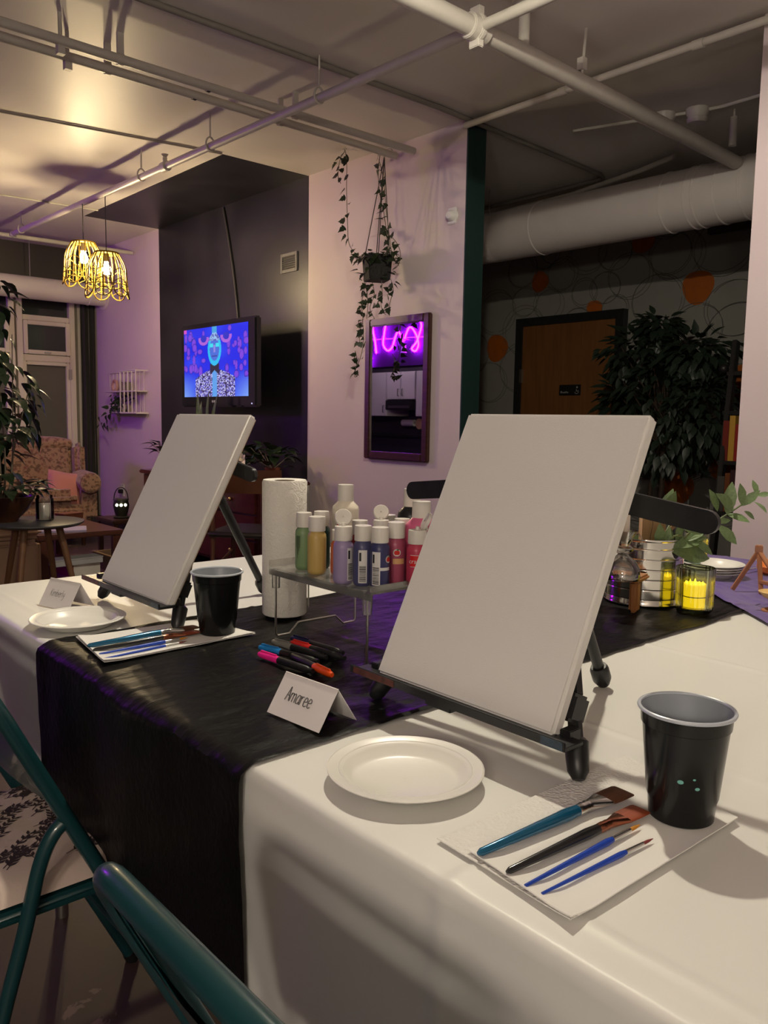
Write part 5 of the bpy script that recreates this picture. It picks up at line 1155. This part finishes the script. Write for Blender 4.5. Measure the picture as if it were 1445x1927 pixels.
t, va, r = bottle('crimson paint bottle with a red label and open lid', (.920, .955, zb), (196, 54, 84), r=.0175, h=.094, lid=math.atan2(-.5, .85), block=[(-.65, .95, .034, .052, mat('label_red', srgb((206, 30, 36)), .4)), (-.65, .95, .052, .0528, LABW), (-.65, .95, .0332, .034, LABW)])
vs, fs = text_mesh('crafters', .0105)
part('label_text', MB().add([((r+.0007)*math.cos(va+.15+v.x/r), (r+.0007)*math.sin(va+.15+v.x/r), .0425+v.y) for v in vs], fs), LABW, t, smooth=False)
bottle('dark red paint bottle between the lavender and the back row', (.902, 1.080, zb), (150, 40, 48), h=.098)
bottle('brown paint bottle with an open lid in the back row', (.935, 1.062, zb), (120, 64, 52), h=.098, lid=math.atan2(.75, .6))
bottle('grey capped paint bottle in the back row', (.962, 1.038, zb), (150, 138, 128), h=.101)
bottle('maroon paint bottle in the back row', (.932, 1.020, zb), (130, 40, 48), h=.097)
bottle('plum paint bottle in the back row near the white one', (.985, 1.100, zb), (110, 40, 60), h=.100)
g = 'large paint bottles'
bottle('large white paint bottle with an apple logo', (.972, 1.207, zb), (226, 216, 196), r=.0255, h=.148, kind='big', logo=(-.35, .068, .010), group=g)
bottle('large black paint bottle with an apple logo', (1.002, 1.056, zb), (32, 34, 38), r=.0255, h=.150, kind='big', logo=(-.25, .066, .010), group=g)
bottle('large bright pink paint bottle beside the near canvas', (.957, .985, zb), (222, 96, 140), r=.027, h=.136, kind='big', group=g)

# ------------------------------------------------------------------ right hand table decorations
random.seed(61)
c = P(1209, 1136, 2, T); cc = Vector((c.x+.012, c.y+.008, ZR)); r, h = .085, .150
t = thing('tin_can', 'large shiny ribbed tin can holding greenery', 'can', cc)
pr = [(.001, .004), (r-.004, .003), (r, 0), (r+.002, .003), (r, .007)]
for k in range(6):
    z = .014+k*.0225; pr += [(r, z), (r-.0006, z+.0008), (r-.0006, z+.0016), (r, z+.0024), (r, z+.0034), (r, z+.0214)]
pr += [(r, h-.006), (r+.002, h-.002), (r+.0015, h), (r-.001, h-.001)]
TIN = mat('tin_plate', (.62, .60, .57), .13, 1)
part('can_wall', MB().lathe(pr, n=72), TIN, t, angle=60); part('can_inside', MB().lathe([(r-.001, h-.001), (r-.004, .006), (.001, .006)], n=48), TIN, t)
blk = PD(1227, 1000, (cc-Vector((0, 0, CAMZ))).dot(_fw)-.02)
t = thing('wooden_block', 'pale wooden block standing up in the tin can', 'block', (blk.x, blk.y, ZR+.008), YAW*-1+.1); BLK = mat('pale_pine', srgb((186, 150, 106)), .55, var=.3, vscale=9, stretch=(6, 6, .7))
H_ = blk.z+.047-ZR-.008
part('board', MB().prism([(-.027, 0), (.026, 0), (.028, H_-.008), (.020, H_-.002), (.004, H_), (-.01, H_-.003), (-.022, H_-.001), (-.028, H_-.012)], lambda a, b: (a, -.011, b), lambda a, b: (a, .011, b)), BLK, t, bevel=.002)
part('crack', MB().tube([(-.006, -.0112, H_-.004), (-.004, -.0113, H_-.03), (-.009, -.0113, H_-.06), (-.006, -.0113, H_-.085)], .0007, 4), mat('crack_dark', (.12, .08, .05), .8), t)
# greenery out of the can
dep = (cc-Vector((0, 0, CAMZ))).dot(_fw)
t = thing('greenery_bunch', 'sprays of sage green leaves rising from the tin can', 'greenery', cc+Vector((0, 0, .1)))
GST = mat('green_stem', (.14, .17, .08), .6)
def spray(stem, leaves, d):
    pts = smooth_path([cc+Vector((.02, 0, .03))]+[PD(a, b, d+.03*i/len(stem)) for i, (a, b) in enumerate(stem)], 5); part('stem', MB().tube(pts, .0022, 6), GST, t, world=True)
    for (a, b, e, f) in leaves:
        p = PD(a, b, d); q = PD(e, f, d-.02+random.uniform(-.03, .03)); nrm = -_fw+Vector((0, 0, .6))+rv()*.5; place(L_SAGE, 'leaf', t, p, q-p, nrm, (q-p).length)
spray([(1290, 1010), (1340, 985), (1368, 968), (1395, 950), (1424, 932)], [(1368, 968, 1379, 910), (1368, 968, 1410, 976), (1394, 952, 1428, 924), (1424, 932, 1420, 902), (1424, 932, 1450, 928), (1418, 944, 1446, 958), (1350, 962, 1342, 922), (1345, 982, 1376, 978), (1380, 962, 1362, 930), (1400, 962, 1424, 975), (1396, 950, 1398, 915)], dep-.05)
spray([(1300, 1000), (1345, 990), (1352, 988)], [(1350, 988, 1390, 1022), (1330, 998, 1296, 995)], dep-.1)
spray([(1262, 1015), (1290, 1012), (1310, 1015)], [(1268, 1030, 1330, 1004), (1262, 1036, 1345, 1046), (1290, 1020, 1328, 990), (1258, 1034, 1300, 1016), (1300, 1014, 1325, 1012), (1305, 1018, 1346, 1040)], dep-.09)
spray([(1250, 1010), (1262, 985)], [(1246, 1036, 1262, 996), (1240, 1034, 1244, 992), (1256, 1034, 1268, 992), (1266, 990, 1290, 968), (1262, 985, 1268, 950), (1272, 1024, 1286, 984)], dep-.08)
spray([(1195, 1020), (1190, 1010)], [(1205, 1028, 1190, 998), (1196, 1034, 1186, 1016), (1240, 1000, 1262, 925), (1250, 975, 1268, 932)], dep+.02)
# brush handle / peg poking out
for (a, b, e, f, m, lab) in ((1255, 1002, 1281, 978, mat('peach_paint', srgb((230, 170, 140)), .5), 'pale peach tipped stick poking from the tin can'), (1240, 1016, 1258, 998, mat('cream_tip', srgb((230, 214, 180)), .5), 'cream tipped stick poking from the tin can')):
    p = PD(a, b, dep-.03); q = PD(e, f, dep-.03); k = thing('craft_stick', lab, 'stick', tuple(p))
    part('stick', MB().bar(p-(q-p)*2.2, p+(q-p)*.6, .009, .004, tuple(-_fw)), BLK, k, world=True, bevel=.001); part('tip', MB().bar(p+(q-p)*.55, q, .011, .005, tuple(-_fw)), m, k, world=True, bevel=.001)
# wooden riser with glass candlestick
zr = T+.088; a = P(1198, 1156, 2, T)
ww = mat('honey_wood', srgb((168, 112, 66)), .45, var=.3, vscale=9, stretch=(1, 5, 1))
t = thing('wooden_riser', 'small honey coloured wooden stand behind the near canvas', 'stand', (a.x-.012, a.y, ZR), math.radians(14))
part('top_board', MB().box((0, .075, zr-ZR-.006), (.070, .19, .012)), ww, t, bevel=.004)
for y in (0, .15): part('leg', MB().box((0, y, (zr-ZR-.012)/2), (.030, .018, zr-ZR-.012)), ww, t, bevel=.006, bseg=3)
cs = P(1170, 1090, 2, zr); cs = Vector((cs.x, cs.y, zr+.0005)); GL = glass('clear_glass', (.93, .92, .90), .02, .6)
t = thing('glass_candlestick', 'clear bulbous glass candlestick on the wooden stand', 'candlestick', cs)
part('base_bulb', MB().lathe([(.001, 0), (.034, 0), (.037, .006), (.035, .022), (.027, .038), (.014, .048)], n=40), GL, t); part('inner_bulb', MB().lathe([(.001, .003), (.031, .004), (.034, .008), (.032, .021), (.024, .035), (.012, .046)], n=40), GL, t)
part('neck', MB().lathe([(.014, .048), (.010, .053), (.020, .060), (.022, .066), (.012, .072), (.016, .080), (.026, .098), (.028, .102), (.024, .102), (.013, .082), (.009, .07)], n=36), GL, t)
part('handle_ring', MB().tube([cs-cs+Vector((.0, -.030-.012*math.cos(q), .085+.013*math.sin(q))) for q in uarc(0, 2*math.pi, 16)[:-1]], .0022, 6, closed=True), GL, t)
t = thing('taper_candle', 'white taper candle standing in the glass candlestick', 'candle', cs+Vector((0, 0, .08)))
part('wax', MB().lathe([(.001, 0), (.0095, 0), (.011, .01), (.0105, .17), (.006, .176), (.001, .178)], n=20), mat('ivory_wax', (.66, .58, .5), .5, sss=.15), t); part('wick', MB().tube([(0, 0, .177), (.001, 0, .186)], .0008, 5), BLACK, t)
# ribbed green votives with electric candles
VG_ = glass('olive_ribbed_glass', (.66, .70, .55), .06, .3); VG2 = glass('green_ribbed_glass', (.42, .62, .48), .06, .3)
YEL = mat('yellow_wax_lit', srgb((240, 196, 20)), .5, emis=(1, .62, .01), estr=2.2); FLM = mat('flame_glow', (1, .8, .1), .5, emis=(1, .72, .05), estr=4)
def votive(label, p, gm, r, h, lit, wax):
    t = thing('votive_holder', label, 'candle holder', p, 0, 'ribbed glass votive holders'); rb = lambda a: .022*math.cos(a*26)
    part('glass_wall', MB().lathe([(r*.93, .004), (r*.96, .012), (r, h)], n=130, rib=rb), gm, t); part('glass_inside', MB().lathe([(r-.003, h), (r*.92-.002, .012), (.001, .011)], n=48), gm, t)
    part('glass_base', MB().lathe([(.001, 0), (r*.86, 0), (r*.93, .004), (r*.94, .010), (.001, .0105)], n=48), gm, t)
    part('lip', MB().tube([((r-.001)*math.cos(a), (r-.001)*math.sin(a), h) for a in uarc(0, 2*math.pi, 40)[:-1]], .0012, 6, closed=True), gm, t)
    k = thing('votive_candle', label.split(' ribbed')[0]+' votive candle standing inside its ribbed holder', 'candle', (p[0], p[1], p[2]+.0115), 0, 'candles in the votive holders')
    cr = r*.62; ch = h*.50
    part('wax_body', MB().lathe([(.001, 0), (cr, 0), (cr, ch), (cr*.9, ch+.002), (.001, ch-.003)], n=28), wax, k)
    if lit:
        for q in range(12):
            a = q*2*math.pi/12; hh = .003+.005*((q*7) % 5)/5; part('flame_spike', MB().lathe([(.002, 0), (.0016, hh*.5), (.0004, hh)], (cr*.75*math.cos(a), cr*.75*math.sin(a), ch+.001), 6), FLM, k)
        part('flame', MB().lathe([(.003, 0), (.0036, .005), (.001, .015)], (0, 0, ch-.003), 10), FLM, k)
        part('band', MB().lathe([(cr+.0006, ch*.45), (cr+.0006, ch*.45+.002)], n=28), LABK, k)
p = P(1309, 1160, 2, T); votive('lit yellow ribbed olive votive holder nearest on the runner', (p.x+.012, p.y+.012, ZR+.001), VG_, .040, .096, True, YEL)
p = P(1292, 1086, 2, T); votive('unlit green ribbed dark green votive holder beside the tin can', (p.x, p.y, ZR+.001), VG2, .033, .078, False, mat('green_wax', srgb((70, 130, 84)), .5))
p = P(1310, 1062, 2, T); votive('lit small yellow ribbed votive holder behind the stacked plates', (p.x+.01, p.y+.01, ZR+.004), VG_, .034, .082, True, YEL)
# mini wooden easel
bl = P(1377, 1118, 2, T); br_ = P(1438, 1126, 2, T); apx = P(1428, 1036, 0, (bl.x+br_.x)/2+.03); EW = mat('mini_easel_wood', srgb((172, 116, 84)), .5, var=.25, vscale=20)
zb = T+.011; t = thing('mini_easel', 'tiny natural wood display easel on the purple cloth', 'easel', ((bl.x+br_.x)/2, (bl.y+br_.y)/2, zb))
f1 = Vector((bl.x, bl.y, zb)); f2 = Vector((br_.x-.01, br_.y+.004, zb)); f3 = Vector((br_.x-.035, br_.y-.075, zb))
for nm, f in (('leg', f1), ('leg', f2), ('leg', f3)): part(nm, MB().bar(f, apx+(f-apx)*-.0, .010, .007, tuple(-_fw)), EW, t, world=True, bevel=.0012)
part('crest', MB().box(apx+Vector((0, 0, .004)), (.016, .018, .018), Matrix.Rotation(.4, 3, 'Z')), EW, t, world=True, bevel=.002)
part('ledge', MB().bar(f2+(apx-f2)*.28, f3+(apx-f3)*.28+Vector((-.004, -.01, 0)), .012, .008), EW, t, world=True, bevel=.001)
p = P(1365, 1094, 2, T); solo('pink_pebble', MB().sph((p.x, p.y, T+.0215), .012, 18, 12, sc=(1.05, 1.0, .85)), mat('pink_speckle', srgb((196, 96, 110)), .4, var=.5, vscale=300, col2=srgb((232, 190, 190))), 'small pink speckled pebble on the purple cloth', 'pebble', (p.x, p.y, T+.0115))
# spoon
p = P(1378, 1089, 2, T); q = P(1416, 1082, 2, T); zz = T+.018
t = thing('silver_spoon', 'silver spoon lying behind the mini easel', 'spoon', (p.x, p.y, zz-.006)); dd = (q-p); dd.z = 0; L = dd.length; dd.normalize(); SP = mat('silver', (.75, .74, .72), .15, 1)
nn = Vector((-dd.y, dd.x, 0)); part('bowl', MB().sph((p.x, p.y, zz), .016, 18, 10, sc=(1.1, .8, .3)), SP, t, world=True); part('handle', MB().bar(Vector((p.x, p.y, zz)), Vector((p.x, p.y, zz))+dd*(L+.05), .006, .002), SP, t, world=True, bevel=.0006)
p = P(1452, 1088, 2, T); t = thing('orange_gourd', 'small orange gourd cut off by the right frame edge', 'gourd', (p.x, p.y, T+.009))
part('fruit', MB().lathe([(.001, .002), (.02, 0), (.036, .01), (.04, .024), (.03, .038), (.012, .042), (.001, .038)], (p.x, p.y, T+.009), 40, rib=lambda a: .05*math.cos(a*8)), mat('gourd_orange', srgb((222, 120, 50)), .5), t, world=True)
part('stem', MB().tube([(p.x, p.y, T+.045), (p.x+.002, p.y, T+.062)], [.005, .003], 8), STEM, t, world=True)
p = P(1452, 1160, 2, T); t = thing('wooden_pedestal', 'small turned wooden pedestal dish at the right frame edge', 'dish', (p.x, p.y, T+.008))
part('stem_foot', MB().lathe([(.001, 0), (.022, 0), (.022, .006), (.007, .012), (.006, .028)], (p.x, p.y, T+.008), 28), EW, t, world=True); part('bowl', MB().lathe([(.006, .028), (.02, .034), (.03, .046), (.028, .047), (.018, .038), (.001, .034)], (p.x, p.y, T+.008), 28), mat('pale_bowl', srgb((226, 190, 130)), .5), t, world=True)

# ------------------------------------------------------------------ folding chairs in the foreground
TEAL = mat('teal_painted_steel', srgb((22, 62, 66)), .3, var=.2, vscale=4, coat=.3)
def folding_chair(label, loc):
    """front towards +X, origin on the floor below the seat crossing"""
    t = thing('folding_chair', label, 'chair', loc, 0, 'teal folding chairs'); hw = .205; r = .0115
    def up(z): return .245-.49*(z)                  # x of the side frame at height z
    path = [Vector((up(0), -hw, 0)), Vector((up(.4), -hw, .4)), Vector((up(.70), -hw, .70))]
    top = .80
    for a in uarc(0, math.pi/2, 6): path.append(Vector((up(top-.06+.06*math.sin(a)), -hw+.06-.06*math.cos(a), top-.06+.06*math.sin(a))))
    path2 = [Vector((p.x, -p.y, p.z)) for p in path][::-1]
    part('back_frame', MB().tube(path+path2, r, 14), TEAL, t)
    for s in (-1, 1):
        rl = smooth_path([(up(.555)-.002, s*(hw-.002), .565), (up(.545)-.03, s*(hw-.004), .545), (-.072, s*(hw-.006), .50), (-.098, s*(hw-.006), .40), (-.135, s*(hw-.006), .27), (-.20, s*(hw-.006), .003)], 6)
        part('rear_leg', MB().tube(rl, r*.95, 12), TEAL, t); part('foot_cap', MB().tube([(-.20, s*(hw-.006), 0), (-.196, s*(hw-.006), .02)], r*1.15, 12), BLACK, t)
        part('foot_cap', MB().tube([(up(0), s*hw, 0), (up(.02), s*hw, .02)], r*1.15, 12), BLACK, t)
    def bf_(u, v, o=0): y = (u-.5)*2*(hw-.012); z = .585+(top-.02-.585)*v; return (up(z)-.006-.016*math.cos((u-.5)*math.pi)+o, y, z)
    b = MB(); b.grid(bf_, 16, 6); b.grid(lambda u, v: bf_(u, v, .004), 16, 6, flip=True); part('backrest', b, TEAL, t)
    part('seat', MB().box((.03, 0, .43), (.38, 2*hw-.03, .022)), TEAL, t, bevel=.009, bseg=3)
    part('rear_stretcher', MB().tube([(-.175, -hw+.006, .1), (-.175, hw-.006, .1)], .008, 8), TEAL, t); part('front_stretcher', MB().tube([(up(.2), -hw, .2), (up(.2), hw, .2)], .008, 8), TEAL, t)
    return t
ca_ = folding_chair('teal metal folding chair with a leaf print cushion at the left', (.445, 1.355, 0))
cb_ = copy_tree(ca_); cb_.location = (.385, .415, 0); cb_['label'] = 'teal metal folding chair in the bottom foreground, only its back showing'
# leaf print cushion
cz = .4415; t = thing('seat_cushion', 'off white seat cushion printed with dark leaf sprigs', 'cushion', (.475, 1.355, cz))
cu = MB()
def cush(u, v, top): 
    a, b = u*2-1, v*2-1; k = ((1-a**6)*(1-b**6))**.5 if abs(a) < 1 and abs(b) < 1 else 0
    return Vector((.475+a*.18, 1.355+b*.185, cz+.008+(.024*k if top else -.008*k)))
cu.grid(lambda u, v: cush(u, v, True), 20, 20, flip=False); cu.grid(lambda u, v: cush(u, v, False), 20, 20, flip=True)
part('pad', cu, mat('cushion_fabric', srgb((196, 178, 168)), .85, bump=.2, bscale=200), t, world=True)
random.seed(15); pr_ = MB()
def onc(x, y):
    u = (x-.475)/.36+.5; v = (y-1.355)/.37+.5; p = cush(min(max(u, .02), .98), min(max(v, .02), .98), True); return Vector((x, y, p.z+.0008))
for k in range(110):
    x, y = .475+random.uniform(-.155, .155), 1.355+random.uniform(-.16, .16); a = random.gauss(.45, .35); d = Vector((math.cos(a), math.sin(a), 0)); n_ = Vector((-d.y, d.x, 0)); L = random.uniform(.035, .06)
    if not (abs(x+d.x*L-.475) < .165 and abs(y+d.y*L-1.355) < .17): continue
    q = Vector((x, y, 0))
    for j in range(4):
        p0 = q+d*L*j/4; p1 = q+d*L*(j+1)/4; pr_.add([onc(*(p0+n_*.0008)[:2]), onc(*(p0-n_*.0008)[:2]), onc(*(p1-n_*.0008)[:2]), onc(*(p1+n_*.0008)[:2])], [(0, 1, 2, 3)])
        for s in (-1, 1):
            if abs((p1+d*.02).x-.475) > .165: continue
            e = (d*.9+n_*s*.55).normalized(); f = Vector((-e.y, e.x, 0)); l = .016; w_ = .003
            pr_.add([onc(*(p1)[:2]), onc(*(p1+e*l*.5+f*w_)[:2]), onc(*(p1+e*l)[:2]), onc(*(p1+e*l*.5-f*w_)[:2])], [(0, 1, 2, 3)])
part('leaf_print', pr_, mat('print_ink', srgb((52, 42, 42)), .85), t, world=True, kind='stuff', smooth=False)
